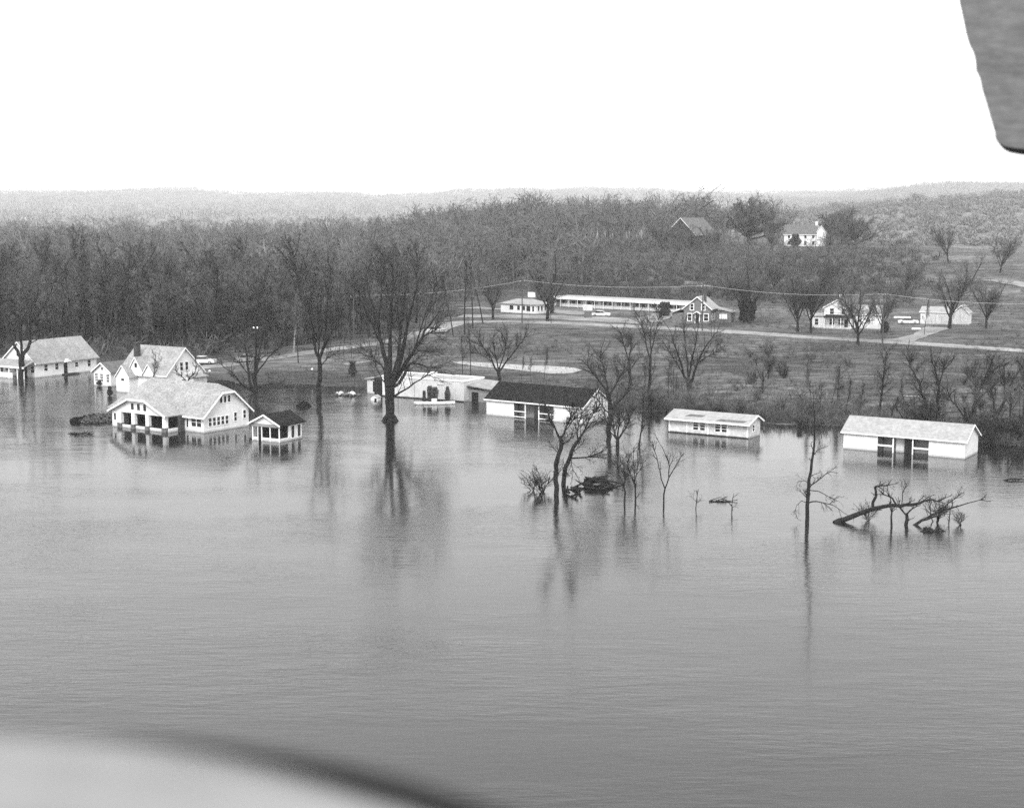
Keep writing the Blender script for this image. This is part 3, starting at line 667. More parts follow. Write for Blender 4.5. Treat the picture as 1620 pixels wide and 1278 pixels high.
def brick_house():
    t = thing('brick_house', 'grey brick house with pale roof and white gabled door hood beside the road', 'house', base(1124, 512), R(-20))
    W, D, hw, hr = 6.6, 8.0, 3.7, 6.4
    gable_y(t, -W, 0, 0, D, hw, hr, 'brick', 'roof_white', .45, end_ov=.4, zb=-.6)
    # catslide on the left
    r = MB().slab([(-W - 3.4, -.4, 2.35), (-W - .3, -.4, hw - .1), (-W - .3, D, hw - .1), (-W - 3.4, D, 2.35)], .15).build('catslide_roof', 'roof_white', t)
    MB().box(-W - 3.4, -.47, 2.2, -W - 3.3, D, 2.36).build('fascia', 'trim', r)
    MB().box(-W - 3.0, .2, -.6, -W - .003, D - .2, 2.5).build('left_wing_wall', 'brick', t)
    for x in (-5.0, -2.2): window(t, 'f', x, x + .75, 3.3, 4.7, 0, 'window', fw=.16)
    window(t, 'f', -5.6, -4.7, .7, 2.3, 0, fw=.16); window(t, 'f', -1.6, -.6, .7, 2.3, 0, fw=.16)
    d = MB().box(-3.7, -.06, 0, -2.8, .01, 2.1).build('door', 'glass', t)
    MB().box(-3.9, -.1, 0, -3.7, -.02, 2.3).box(-2.8, -.1, 0, -2.6, -.02, 2.3).build('frame', 'trim', d)
    f = MB().prism([(-4.3, -1.0, 2.3), (-3.25, -1.0, 3.0), (-2.2, -1.0, 2.3), (-2.4, -1.0, 2.3), (-3.25, -1.0, 2.8), (-4.1, -1.0, 2.3)], (0, 1.0, 0)).build('door_hood', 'trim', t)
    for y in (1.2, 3.6, 5.0): window(t, 's', y, y + .8, .8, 2.2, 0, fw=.14)
    MB().box(.003, D - 3.0, -.6, 4.0, D + 1.2, 2.7).build('rear_wing_wall', 'brick', t)
    MB().slab([(-.1, D - 3.3, 3.6), (4.4, D - 3.3, 2.6), (4.4, D + 1.5, 2.6), (-.1, D + 1.5, 3.6)], .14).build('rear_wing_roof', 'roof_light', t)
    window(t, 'f', 1.2, 2.9, 1.0, 2.0, D - 3.0, m='trim', bars=0)
    ch = MB().box(-2.1, 1.4, 5.0, -1.5, 2.0, 7.6).build('chimney', 'brickdark', t)
    MB().box(-2.16, 1.34, 7.4, -1.44, 2.06, 7.58).build('chimney_cap', 'brickdark', ch)
brick_house()
def farm():
    t = thing('two_storey_farmhouse', 'white two-storey farmhouse with dark porch roof beyond the road', 'house', base(1346, 520), R(-22))
    gable_y(t, -6.2, 0, 0, 7.0, 4.9, 6.7, 'wall', 'roof_light', .35, zb=-.8)
    window(t, 'f', -4.9, -4.0, 3.3, 4.6, 0, fw=.08); window(t, 'f', -2.2, -1.3, 3.3, 4.6, 0)
    MB().box(-9.4, -.6, -.8, -6.203, 4.4, 2.7).build('left_wing_wall', 'wall', t)
    MB().slab([(-9.7, -.9, 2.8), (-6.2, -.9, 2.95), (-6.2, 4.7, 3.3), (-9.7, 4.7, 3.1)], .12).build('left_wing_roof', 'roof_white', t)
    window(t, 'f', -8.2, -7.4, .8, 2.2, -.6)
    MB().slab([(-6.0, -2.3, 2.75), (.5, -2.3, 2.75), (.3, -.02, 3.2), (-5.8, -.02, 3.2)], .14).build('porch_roof', 'roof_dark', t)
    for x in (-5.8, -3.9, -2.0, .2): MB().box(x - .09, -2.1, -.8, x + .09, -1.92, 2.7).build('post', 'trim', t)
    MB().box(-6.0, -2.2, -.8, .4, -.01, .35).build('porch_base', 'wall2', t)
    for x in (-4.9, -2.9): window(t, 'f', x, x + 1.0, .8, 2.2, 0)
    MB().box(-1.5, -.04, .3, -.7, .01, 2.2).build('door', 'dark', t)
    gable_x(t, .35, 6.2, 2.4, 7.6, 3.4, 5.2, 'wall', 'roof_white', .3, zb=-.8)
    window(t, 's', 4.2, 4.9, 3.5, 4.3, 6.2, bars=0)
    for x in (1.2, 3.2): window(t, 'f', x, x + .8, .8, 2.1, 2.4)
    MB().box(1.0, .6, -.8, 6.6, 2.39, 1.5).build('side_porch', 'wall2', t)
    MB().box(-3.5, 3.1, 5.5, -2.9, 3.7, 7.7).build('chimney', 'wall2', t)
farm()
def garage():
    t = thing('garage', 'plain white garage with pale low roof at the end of the farm drive', 'garage', base(1506, 514), R(-25))
    gable_x(t, -7.4, 0, 0, 6.5, 3.0, 4.0, 'wall', 'roof_white', .3, zb=-.8)
    MB().box(-6.4, -.05, -.2, -3.7, -.003, 2.3).build('garage_door', 'wall2', t)
    MB().box(-3.2, -.05, -.2, -.8, -.003, 2.3).build('garage_door', 'wall2', t)
    gable_y(t, .003, 3.6, 1.4, 6.0, 2.9, 4.6, 'wall', 'roof_white', .25, zb=-.8)
garage()
def knoll():
    t = thing('hilltop_house', 'white house with grey roof and side ell on the wooded hilltop', 'house', base(1292, 390), R(-15))
    gable_x(t, -13.5, 0, 0, 7.5, 5.2, 8.8, 'wall', 'roof_mid', .4, zb=-2)
    for x in (-12, -8.6, -5.2, -2.0):
        window(t, 'f', x, x + 1.0, 3.4, 4.7, 0, bars=0); window(t, 'f', x, x + 1.0, .6, 2.2, 0, bars=0)
    gable_y(t, .003, 3.4, -1.2, 5.5, 6.2, 8.6, 'wall', 'roof_mid', .3, zb=-2)
    MB().box(-1.0, 3.4, 8.0, 0, 4.2, 10.4).build('chimney', 'wall2', t)
    t = thing('barn', 'dark steep-roofed barn with one pale roof slope among hilltop trees', 'barn', base(1100, 397), R(-38))
    gable_y(t, -14, 0, 0, 17, 6.5, 13, 'foundation', 'roof_mid', .5, zb=-2)
    MB().box(-9, -.06, -1.9, -5, -.003, 5).build('barn_door', 'dark', t)
    MB().prism([(-4, 5.5, 5.0), (.4, 5.5, 5.0), (.4, 5.5, 6.3), (-4, 5.5, 8.5)], (0, 5, 0)).build('lean_to', 'foundation', t)
    for k, (px, py, w_, hh) in enumerate(((40, 346, 13, 6.5), (68, 344, 8, 5))):
        lab = ('white farmhouse far off on the left skyline above the woods', 'small pale outbuilding next to the far-off white farmhouse')[k]
        t = thing('distant_house', lab, 'house', base(px, py), R(-10))
        gable_x(t, -w_, 0, 0, w_ * .7, hh * .6, hh, 'wall', 'roof_white', .4, zb=-4)
        for q in range(3): window(t, 'f', -w_ * .85 + q * w_ * .3, -w_ * .85 + q * w_ * .3 + 1.4, .8, hh * .45, 0, bars=0)
knoll()

# ------------------------------------------------------------------ vehicles
def car(px, py, rz, label, paint='carlight', kind='sedan', grp=None):
    g_ = base(px, py); t = thing('parked_car' if kind == 'sedan' else 'delivery_van', label, 'car' if kind == 'sedan' else 'van', (g_[0], g_[1], g_[2] + .12), R(rz))
    if kind == 'sedan':
        prof = [(-2.4, .3), (-2.45, .78), (-1.5, .92), (1.0, .95), (2.3, .85), (2.42, .55), (2.4, .3)]
        MB().prism([(x, -.9, z) for x, z in prof], (0, 1.8, 0)).build('body', paint, t)
        MB().prism([(-1.55, -.74, .92), (1.05, -.74, .95), (.45, -.7, 1.42), (-1.05, -.7, 1.42)], (0, 1.46, 0)).build('cabin_glass', 'glass', t)
        MB().box(-1.05, -.74, 1.42, .48, .76, 1.49).build('cabin_roof', paint, t)
        wx = (-1.5, 1.5)
        for y in (-.6, .6): MB().box(2.38, y - .15, .6, 2.47, y + .15, .76).build('headlight', 'metal', t)
    else:
        MB().box(-2.6, -1.0, .4, 1.3, 1.0, 2.5).build('body', paint, t)
        MB().prism([(1.3, -.95, .4), (2.6, -.95, .4), (2.6, -.95, 1.1), (2.0, -.95, 1.3), (1.7, -.95, 2.1), (1.3, -.95, 2.1)], (0, 1.9, 0)).build('cab', paint, t)
        MB().prism([(1.45, -.97, 1.3), (1.92, -.97, 1.3), (1.66, -.97, 1.95), (1.45, -.97, 1.95)], (0, 1.94, 0)).build('window', 'glass', t)
        wx = (-1.6, 1.8)
    for x in wx:
        for y in (-.8, .8):
            wl_ = MB().tube((x, y - .1, .33), (x, y + .1, .33), .34, n=14).build('wheel', 'rubber', t)
            MB().tube((x, y - .115, .33), (x, y + .115, .33), .16, n=10).build('hubcap', 'metal', wl_)
car(951, 501, -15, 'pale sedan parked beside the roadside sign at the motel lot')
car(322, 576, -8, 'long pale sedan parked at the lane behind the cottage')
car(393, 573, 12, 'grey sedan stopped on the lane behind the many-stemmed tree', 'metal')
car(690, 527, 30, 'light car on the lane where it climbs to the road')
car(1437, 513, -12, 'white sedan parked on grass near the white garage')
car(715, 499, 10, 'dark car parked left of the motel office', 'cardark')
def trailer():
    t = thing('box_trailer', 'white box trailer standing on the drive beside the brick house', 'trailer', base(1078, 507), R(-20))
    MB().box(-1.3, -1.1, .45, 1.3, 2.4, 2.75).build('body', 'wall', t)
    for x in (-1.1, 1.1): MB().tube((x - .1, .9, .36), (x + .1, .9, .36), .36, n=12).build('wheel', 'rubber', t)
    MB().box(-.05, -2.2, .5, .05, -1.1, .6).build('drawbar', 'metal', t)
trailer()
def lumber():
    for (px, py, w_, lab) in ((1427, 503, 4.2, 'long white plank stack on grass behind the white sedan'), (1449, 521, 2.0, 'short white board lying on grass by the farm drive')):
        t = thing('plank_stack', lab, 'planks', base(px, py), R(-8))
        for k in range(3): MB().box(-w_ / 2 + k * .1, -.5 + k * .3, .05, w_ / 2, -.25 + k * .3, .3 + .05 * k).build('plank', 'trim', t)
lumber()

# ------------------------------------------------------------------ utility line
def poles():
    tops = []
    for k, (px, py, hh) in enumerate(((560, 538, 10), (826, 511, 10.6), (1111, 524, 10.6), (1396, 545, 10.6), (1700, 566, 10.8))):
        lab = ('leaning-free dark utility pole beside the lane in front of the woods', 'dark utility pole beside the road in front of the motel office',
               'dark utility pole beside the road in front of the brick house', 'dark utility pole beside the road right of the farmhouse', 'utility pole at the far end of the road')[k]
        if k == 0: lab = 'dark utility pole beside the lane in front of the woods'
        g_ = base(px, py); t = thing('utility_pole', lab, 'utility pole', g_, R(-28), 'utility poles along the road')
        MB().tube((0, 0, 0), (0, 0, hh), .17, .11).build('pole', 'pole', t)
        MB().box(-.06, -1.1, hh - .6, .06, 1.1, hh - .45).build('crossarm', 'pole', t)
        for y in (-1.0, 1.0): MB().tube((0, y, hh - .45), (0, y, hh - .25), .06, n=6).build('insulator', 'wire', t)
        tops.append(Matrix.Rotation(R(-28), 3, 'Z') @ Vector((0, 1.0, hh - .25)) + Vector(g_))
    m = MB()
    for a, b_ in zip(tops[:-1], tops[1:]):
        pts = [a.lerp(b_, k / 14) - Vector((0, 0, 1.0 * 4 * (k / 14) * (1 - k / 14))) for k in range(15)]
        for p0, p1 in zip(pts[:-1], pts[1:]): m.tube(p0, p1, .022, n=5, cap=False)
    prop(m.build('overhead_wire', 'wire'), 'thin pale overhead wire strung between the utility poles', 'wire')
poles()
def lamps():
    for (px, py, hh, n, lab) in ((406, 600, 9.0, 2, 'tall yard lamp with two white globes beside the many-stemmed tree'), (332, 605, 1.9, 1, 'short garden lamp with white globe behind the bungalow roof'), (494, 603, 2.0, 1, 'short garden lamp with white globe left of the straight forked tree')):
        t = thing('yard_lamp', lab, 'lamp', base(px, py))
        MB().tube((0, 0, 0), (0, 0, hh), .06, .045).build('post', 'pole', t)
        for k in range(n):
            x = 0 if n == 1 else (-.3, .3)[k]
            MB().ball((x, 0, hh + .15), .2).build('globe', 'globe', t)
        if n == 2: MB().box(-.3, -.03, hh - .1, .3, .03, hh).build('arm', 'pole', t)
lamps()
def fence():
    a, b_ = G(470, 603), G(600, 608)
    n = 9; t = thing('wire_fence', 'low dark post-and-wire fence on the bank behind the straight forked tree', 'fence', (a.x, a.y, a.z))
    loc = [Vector((a.x + (b_.x - a.x) * k / n, a.y + (b_.y - a.y) * k / n, 0)) for k in range(n + 1)]
    tp = []
    for q in loc:
        z = H1(q.x, q.y) - a.z; MB().tube((q.x - a.x, q.y - a.y, z - .2), (q.x - a.x, q.y - a.y, z + 1.2), .06, n=6).build('post', 'pole', t); tp.append(Vector((q.x - a.x, q.y - a.y, z)))
    for hh in (.5, .95):
        m = MB()
        for p0, p1 in zip(tp[:-1], tp[1:]): m.tube(p0 + Vector((0, 0, hh)), p1 + Vector((0, 0, hh)), .025, n=4, cap=False)
        m.build('rail', 'pole', t)
fence()

# ------------------------------------------------------------------ trees
def norm(v):
    l = math.sqrt(v[0] ** 2 + v[1] ** 2 + v[2] ** 2) or 1; return (v[0] / l, v[1] / l, v[2] / l)
def tilt(rg, d, ang):
    a = (rg.gauss(0, 1), rg.gauss(0, 1), rg.gauss(0, 1)); k = a[0] * d[0] + a[1] * d[1] + a[2] * d[2]
    p_ = norm((a[0] - k * d[0], a[1] - k * d[1], a[2] - k * d[2])); c, s = math.cos(ang), math.sin(ang)
    return norm((d[0] * c + p_[0] * s, d[1] * c + p_[1] * s, d[2] * c + p_[2] * s))
def grow(rg, out, p, d, ln, r, lv, prm):
    """appends segments (p0,p1,r0,r1,level); prm[level] = (nseg, wobble, up, n_children, start, angle, ratio, rratio)"""
    ns, wob, up, nch, st, ang, ratio, rr = prm[lv]
    pts = [p]; ds = [d]; r_end = r * (.45 if lv < 2 else .4)
    for k in range(ns):
        d = norm((d[0] + rg.gauss(0, wob), d[1] + rg.gauss(0, wob), d[2] + rg.gauss(0, wob * .6) + up))
        q = (p[0] + d[0] * ln / ns, p[1] + d[1] * ln / ns, p[2] + d[2] * ln / ns)
        out.append((p, q, r + (r_end - r) * k / ns, r + (r_end - r) * (k + 1) / ns, lv)); p = q; pts.append(q); ds.append(d)
    if lv + 1 < len(prm):
        for c in range(nch):
            t = st + (1 - st) * (c + rg.random()) / nch; x = t * ns; k = min(int(x), ns - 1); fr = x - k
            b_ = tuple(pts[k][i] + (pts[k + 1][i] - pts[k][i]) * fr for i in range(3))
            rad = (r + (r_end - r) * t)
            grow(rg, out, b_, tilt(rg, ds[k + 1], ang * rg.uniform(.7, 1.3)), ln * ratio * (1.15 - .55 * t) * rg.uniform(.7, 1.25), min(rad * .8, r * rr) * rg.uniform(.8, 1.1), lv + 1, prm)
def segs_mesh(segs, lo, hi, sides=lambda lv: 6 if lv == 0 else (5 if lv == 1 else (3 if lv == 2 else 2)), wmin=0.0, rg=None):
    V = []; Fc = []
    for (p, q, r0, r1, lv) in segs:
        if lv < lo or lv > hi: continue
        d = norm((q[0] - p[0], q[1] - p[1], q[2] - p[2])); r0 = max(r0, wmin); r1 = max(r1, wmin * .7)
        n = sides(lv); i = len(V)
        h_ = (1, 0, 0) if abs(d[0]) < .7 else (0, 1, 0)
        a = norm((d[1] * h_[2] - d[2] * h_[1], d[2] * h_[0] - d[0] * h_[2], d[0] * h_[1] - d[1] * h_[0]))
        b_ = (d[1] * a[2] - d[2] * a[1], d[2] * a[0] - d[0] * a[2], d[0] * a[1] - d[1] * a[0])
        if n == 2:
            t = (i * .77) % 6.28; c, s = math.cos(t), math.sin(t); w_ = tuple(a[k] * c + b_[k] * s for k in range(3))
            V += [tuple(p[k] - w_[k] * r0 for k in range(3)), tuple(p[k] + w_[k] * r0 for k in range(3)), tuple(q[k] + w_[k] * r1 for k in range(3)), tuple(q[k] - w_[k] * r1 for k in range(3))]
            Fc.append((i, i + 1, i + 2, i + 3)); continue
        for (c0, rr) in ((p, r0), (q, r1)):
            for k in range(n):
                t = 6.2832 * k / n; c, s = math.cos(t) * rr, math.sin(t) * rr
                V.append((c0[0] + a[0] * c + b_[0] * s, c0[1] + a[1] * c + b_[1] * s, c0[2] + a[2] * c + b_[2] * s))
        for k in range(n): Fc.append((i + k, i + (k + 1) % n, i + n + (k + 1) % n, i + n + k))
    return V, Fc
def smesh(name, segs, lo, hi, m, **kw):
    V, Fc = segs_mesh(segs, lo, hi, **kw)
    return mesh_np(name, V, Fc, 4, m)
PRM = {
    'forest': [(7, .05, .05, 13, .5, .75, .34, .42), (4, .14, .10, 7, .15, .75, .48, .5), (3, .2, .05, 7, .1, .8, .5, .5), (2, .25, .03, 5, .1, .8, .6, .55), (1, .2, 0, 0, 0, 0, 0, 0)],
    'slim': [(8, .05, .06, 15, .42, .6, .22, .36), (4, .14, .14, 6, .15, .7, .5, .5), (3, .2, .05, 5, .1, .8, .55, .5), (2, .25, .03, 3, .1, .8, .6, .55), (1, .2, 0, 0, 0, 0, 0, 0)],
    'elm': [(3, .03, .03, 9, .45, .55, 2.1, .5), (5, .09, .05, 11, .15, .62, .42, .45), (4, .15, .05, 9, .1, .7, .5, .5), (3, .2, .02, 6, .1, .8, .55, .55), (1, .2, 0, 0, 0, 0, 0, 0)],
    'dome': [(3, .02, .02, 26, .3, 1.05, 1.25, .45), (4, .08, .05, 10, .2, .7, .42, .45), (3, .15, .03, 8, .1, .8, .5, .5), (2, .2, .02, 5, .1, .8, .6, .55), (1, .2, 0, 0, 0, 0, 0, 0)],
    'vase': [(3, .04, .03, 7, .55, .5, 2.3, .6), (6, .09, .05, 9, .2, .6, .38, .45), (4, .16, .06, 7, .15, .7, .48, .5), (3, .2, .03, 5, .1, .8, .55, .55), (2, .2, 0, 0, 0, 0, 0, 0)],
    'round': [(3, .02, .03, 22, .3, .95, 1.45, .5), (5, .10, .05, 12, .15, .75, .45, .45), (4, .16, .04, 8, .1, .8, .5, .5), (3, .2, .02, 6, .1, .8, .55, .55), (2, .2, 0, 0, 0, 0, 0, 0)],
    'brush': [(2, .1, .05, 9, .05, .5, 2.2, .7), (4, .18, .06, 7, .15, .6, .45, .5), (3, .2, .05, 5, .1, .7, .5, .55), (2, .25, 0, 0, 0, 0, 0, 0)],
    'lowforest': [(3, .06, .05, 10, .4, .75, .36, .42), (2, .14, .10, 5, .15, .75, .55, .5), (1, .2, .05, 2, .1, .8, .7, .6), (1, .25, .03, 0, .1, .8, .6, .55)],
    'scrub': [(1, .1, .05, 9, .02, .55, 2.4, .8), (2, .18, .08, 5, .1, .7, .5, .6), (1, .25, 0, 0, 0, 0, 0, 0)],
    'lowround': [(2, .04, .03, 9, .35, .9, .75, .5), (2, .12, .07, 5, .15, .75, .55, .5), (1, .16, .04, 2, .1, .8, .65, .6), (1, .2, .02, 0, .1, .8, .55, .55)],
}
def make_variant(kind, seed, h=1.0, r=None):
    rg = random.Random(seed); out = []
    ln = {'forest': 17, 'slim': 17, 'vase': 5.5, 'dome': 6.0, 'elm': 5.5, 'round': 5.5, 'brush': 1.2, 'scrub': .8, 'lowforest': 17, 'lowround': 9}[kind]
    r = r or {'forest': .34, 'slim': .2, 'vase': .45, 'dome': .55, 'elm': .42, 'round': .5, 'brush': .07, 'scrub': .06, 'lowforest': .24, 'lowround': .4}[kind]
    grow(rg, out, (0, 0, -.6), norm((rg.gauss(0, .06), rg.gauss(0, .06), 1)), ln, r, 0, PRM[kind])
    return out
VAR = {}
def variants(kind, n, twig='twig', bark='bark2', wmin=.012):
    L_ = []
    for k in range(n):
        s = make_variant(kind, 100 + 7 * k + len(kind) * 31)
        top = max(q[2] for _, q, *_ in s)
        L_.append((smesh('trunk', s, 0, 1, M[bark]), smesh('crown', s, 2, 9, M[twig], wmin=wmin), top))
    VAR[kind] = L_
variants('elm', 3, wmin=.02); variants('forest', 7, wmin=.025); variants('slim', 5, wmin=.03); variants('vase', 4, 'twigdark', 'bark', .03); variants('dome', 2, wmin=.03); variants('brush', 4, 'twigdark', 'bark', .018)
def tree(kind, loc, height, label, cat='tree', name='bare_tree', group=None, rz=None, wide=1.0, k=None, lean=(0, 0)):
    v = VAR[kind][rnd.randrange(len(VAR[kind])) if k is None else k]
    t = thing(name, label, cat, loc, rnd.uniform(0, 6.28) if rz is None else rz, group)
    s = height / v[2]; t.scale = (s * wide, s * wide, s); t.rotation_euler.x = lean[0]; t.rotation_euler.y = lean[1]
    link('trunk', v[0], t); link('crown', v[1], t)
    return t
def ptree(kind, px, py, top, label, wide=1.0, **kw):
    g_ = GW(px, py); d = math.hypot(g_.x, g_.y)
    zt = A(px, top, g_.y).z
    return tree(kind, (g_.x, g_.y, g_.z - .05), zt - g_.z, label, wide=wide, **kw)

# hand-laid trees: limbs given as pixel paths at the tree's own distance, swung out in depth
def laid_tree(px, py, limbs, label, name='bare_tree', twigs=(6, 5, 4), tl=1.0, r0=.35, bark='bark', twig='twigdark', seed=1, cat='tree', wob=.5, root=True, tilt_up=.06, thick=1.0):
    rg = random.Random(seed); g_ = GW(px, py); Y = g_.y
    t = thing(name, label, cat, (g_.x, g_.y, g_.z))
    segs = []; tw = []; book = []
    pr_ = [(3, .16, tilt_up, twigs[1], .12, .75, .5, .5), (3, .2, .03, twigs[2], .1, .8, .55, .55), (2, .2, 0, 0, 0, 0, 0, 0)]
    for li, (pts, ra, rb, tn) in enumerate(limbs):
        side = rg.uniform(-1, 1) * wob * (0 if li == 0 else 1)
        Yb = Y; tn = int(tn * (1.9 if tl > 1.4 else 1.3) + .5)
        if li:
            bx_ = min(book, key=lambda q: (q[0] - pts[0][0]) ** 2 + (q[1] - pts[0][1]) ** 2)
            Yb = bx_[2]; pts = [(bx_[0], bx_[1])] + list(pts[1:] if math.dist(bx_[:2], pts[0]) < 6 else pts)
        W_ = []; n = len(pts)
        x0 = pts[0]
        for k, (a, b_) in enumerate(pts):
            s_ = math.hypot(a - x0[0], b_ - x0[1]) / (F / Y)
            yy_ = Yb + side * s_; q = A(a, b_, yy_); W_.append((q.x - g_.x, q.y - g_.y, q.z - g_.z))
            if k:
                pa, pb = pts[k - 1], pts[k]
                for j in range(6): f6 = j / 6; book.append((pa[0] + (a - pa[0]) * f6, pa[1] + (b_ - pa[1]) * f6, py_ + (yy_ - py_) * f6))
                if k == n - 1: book.append((a, b_, yy_))
            py_ = yy_
        if li == 0 and root: W_[0] = (W_[0][0], W_[0][1], -.8)
        m_ = [W_[0]]
        for k in range(n - 1):      # subdivide with a little wander
            a, b_ = W_[k], W_[k + 1]; l_ = math.dist(a, b_)
            for j in (1, 2):
                e = .05 * l_ if j == 1 else 0
                m_.append(tuple(a[i] + (b_[i] - a[i]) * j / 2 + rg.gauss(0, min(e, ra * .4)) for i in range(3)))
        N = len(m_) - 1
        for k in range(N):
            segs.append((m_[k], m_[k + 1], (ra + (rb - ra) * k / N) * thick, (ra + (rb - ra) * (k + 1) / N) * thick, 0 if ra > .2 else 1))
        for c in range(tn):
            x = (0.25 + .75 * rg.random()) * N; k = min(int(x), N - 1); fr = x - k
            b0 = tuple(m_[k][i] + (m_[k + 1][i] - m_[k][i]) * fr for i in range(3))
            d = norm(tuple(m_[k + 1][i] - m_[k][i] for i in range(3)))
            grow(rg, tw, b0, tilt(rg, d, rg.uniform(.4, 1.0)), tl * rg.uniform(.6, 1.4), min(.06, ra * .5), 0, pr_)
    tr = link('trunk', smesh('trunk', segs, 0, 1, M[bark], sides=lambda lv: 8 if lv == 0 else 6), t)
    link('crown', smesh('crown', tw, 0, 9, M[twig], sides=lambda lv: 3 if lv == 0 else 2, wmin=.015 if tl > 1.4 else .011), t)
    return t

laid_tree(617, 665, [
    ([(617, 668), (617, 655), (617, 640), (617, 625), (616, 600)], .52, .66, 0),
    ([(617, 652), (610, 660), (605, 667)], .34, .2, 0), ([(617, 652), (624, 660), (630, 668)], .34, .2, 0), ([(617, 656), (616, 669)], .5, .5, 0),
    ([(616, 618), (611, 590), (607, 560), (601, 535), (594, 505), (585, 470), (580, 430)], .40, .06, 9),
    ([(616, 612), (617, 580), (617, 545), (619, 500), (620, 470), (620, 415)], .36, .06, 9),
    ([(618, 612), (626, 580), (632, 545), (636, 505), (640, 470), (645, 430)], .30, .05, 9),
    ([(618, 608), (634, 570), (642, 530), (648, 500), (654, 475), (662, 440)], .30, .05, 9),
    ([(620, 612), (636, 585), (652, 560), (668, 535), (680, 515), (690, 500)], .34, .06, 8),
    ([(668, 535), (678, 527), (692, 521)], .14, .04, 5),
    ([(622, 622), (630, 608), (645, 580), (652, 574), (664, 576), (676, 582), (688, 582)], .24, .04, 7),
    ([(624, 627), (638, 618), (655, 606), (675, 594), (690, 588)], .17, .04, 6),
    ([(650, 562), (664, 554), (680, 557), (696, 553)], .10, .03, 5),
    ([(612, 590), (604, 578), (594, 570), (587, 561), (588, 552)], .13, .03, 5),
    ([(604, 545), (592, 520), (582, 500), (572, 478), (566, 460)], .16, .03, 7),
    ([(625, 588), (633, 545), (632, 520), (628, 480), (634, 440)], .18, .03, 7),
    ([(612, 618), (603, 598), (595, 580), (592, 562)], .09, .03, 4),
    ([(655, 556), (663, 530), (672, 500), (684, 470), (690, 448)], .14, .03, 7),
    ([(600, 530), (600, 495), (604, 460), (602, 425)], .14, .03, 7)],
    'huge dark many-limbed tree with bulging base standing in water before the flat-roofed building', seed=3, tl=3.2, twigs=(6, 6, 5), thick=1.1)
laid_tree(504, 634, [
    ([(504, 634), (505, 620), (506, 600), (506, 580), (505, 572)], .42, .34, 0),
    ([(505, 578), (500, 558), (498, 545), (495, 520), (491, 500), (487, 480), (483, 462)], .26, .05, 9),
    ([(506, 574), (510, 555), (513, 530), (516, 505), (518, 480), (520, 455)], .28, .05, 9),
    ([(511, 560), (516, 545), (525, 525), (535, 508), (544, 495)], .16, .04, 8),
    ([(508, 580), (513, 572), (518, 566), (528, 560), (540, 553)], .09, .03, 5),
    ([(505, 570), (505, 545), (504, 520), (505, 490), (503, 465)], .16, .04, 8)],
    'straight dark tree forking high, its trunk rising from water between bungalow and flat-roofed building', seed=5, tl=2.6)
laid_tree(34, 600, [
    ([(34, 602), (34, 590), (34, 575), (35, 563)], .62, .5, 0),
    ([(34, 566), (28, 555), (22, 545), (18, 530), (12, 512), (4, 498), (-8, 480)], .32, .05, 7),
    ([(35, 562), (34, 545), (30, 525), (29, 512), (36, 502), (44, 490), (42, 475), (35, 458)], .26, .04, 7),
    ([(36, 564), (44, 552), (48, 540), (46, 525), (48, 510), (56, 503), (66, 490), (74, 475), (82, 460), (86, 442)], .34, .05, 9),
    ([(48, 512), (48, 495), (52, 480), (60, 465)], .16, .03, 6),
    ([(50, 545), (58, 538), (66, 533), (70, 530)], .10, .03, 5),
    ([(50, 528), (62, 520), (80, 516), (100, 518)], .09, .03, 6),
    ([(66, 490), (76, 485), (86, 478)], .09, .03, 5),
    ([(20, 540), (14, 520), (16, 500), (20, 480)], .14, .03, 6)],
    'dark gnarled tree standing in water in front of the house with broad pale roof', seed=9, tl=2.2)
laid_tree(404, 622, [
    ([(405, 624), (405, 612), (402, 600), (400, 590)], .36, .3, 0),
    ([(404, 622), (397, 612), (394, 600), (391, 575), (388, 550), (386, 520), (384, 495)], .28, .05, 9),
    ([(404, 605), (404, 580), (405, 550), (405, 520), (402, 490)], .28, .05, 9),
    ([(405, 600), (408, 575), (412, 550), (416, 525), (421, 500)], .2, .04, 8),
    ([(407, 595), (418, 575), (432, 558), (446, 545), (456, 536)], .15, .03, 7),
    ([(404, 620), (394, 616), (382, 608), (376, 600), (368, 590), (358, 584), (350, 576)], .2, .04, 7),
    ([(405, 614), (414, 610), (430, 607), (446, 606)], .10, .03, 5),
    ([(392, 590), (382, 576), (374, 570)], .10, .03, 5),
    ([(409, 570), (425, 558), (440, 552)], .09, .03, 5)],
    'dark many-stemmed tree just behind the bungalow gable end', seed=12, tl=2.2)
laid_tree(880, 783, [
    ([(880, 787), (881, 770), (879, 752), (879, 735), (884, 718), (888, 700), (886, 690)], .27, .2, 3),
    ([(886, 695), (880, 682), (874, 668), (866, 652), (862, 640)], .13, .03, 9),
    ([(888, 693), (894, 680), (900, 665), (905, 648), (906, 632)], .12, .03, 9),
    ([(884, 712), (890, 704), (898, 697), (906, 693)], .07, .02, 5),
    ([(892, 682), (902, 672), (910, 660)], .07, .02, 6)],
    'slender crooked dark tree standing in open water below the cabin with dark roof', seed=21, tl=1.5, name='leaning_tree')
laid_tree(891, 766, [
    ([(890, 767), (893, 750), (899, 730), (904, 715), (912, 700), (918, 692)], .26, .18, 3),
    ([(916, 694), (924, 682), (930, 668), (938, 655), (948, 645)], .13, .03, 9),
    ([(914, 697), (913, 682), (916, 666), (922, 650)], .10, .03, 9),
    ([(906, 726), (920, 724), (936, 721), (950, 715), (962, 708)], .10, .03, 8),
    ([(926, 680), (940, 672), (955, 664)], .06, .02, 6),
    ([(904, 722), (904, 734), (907, 744)], .07, .02, 3)],
    'dark tree leaning right out of the water beside the crooked slender tree', seed=22, tl=1.6, name='leaning_tree')
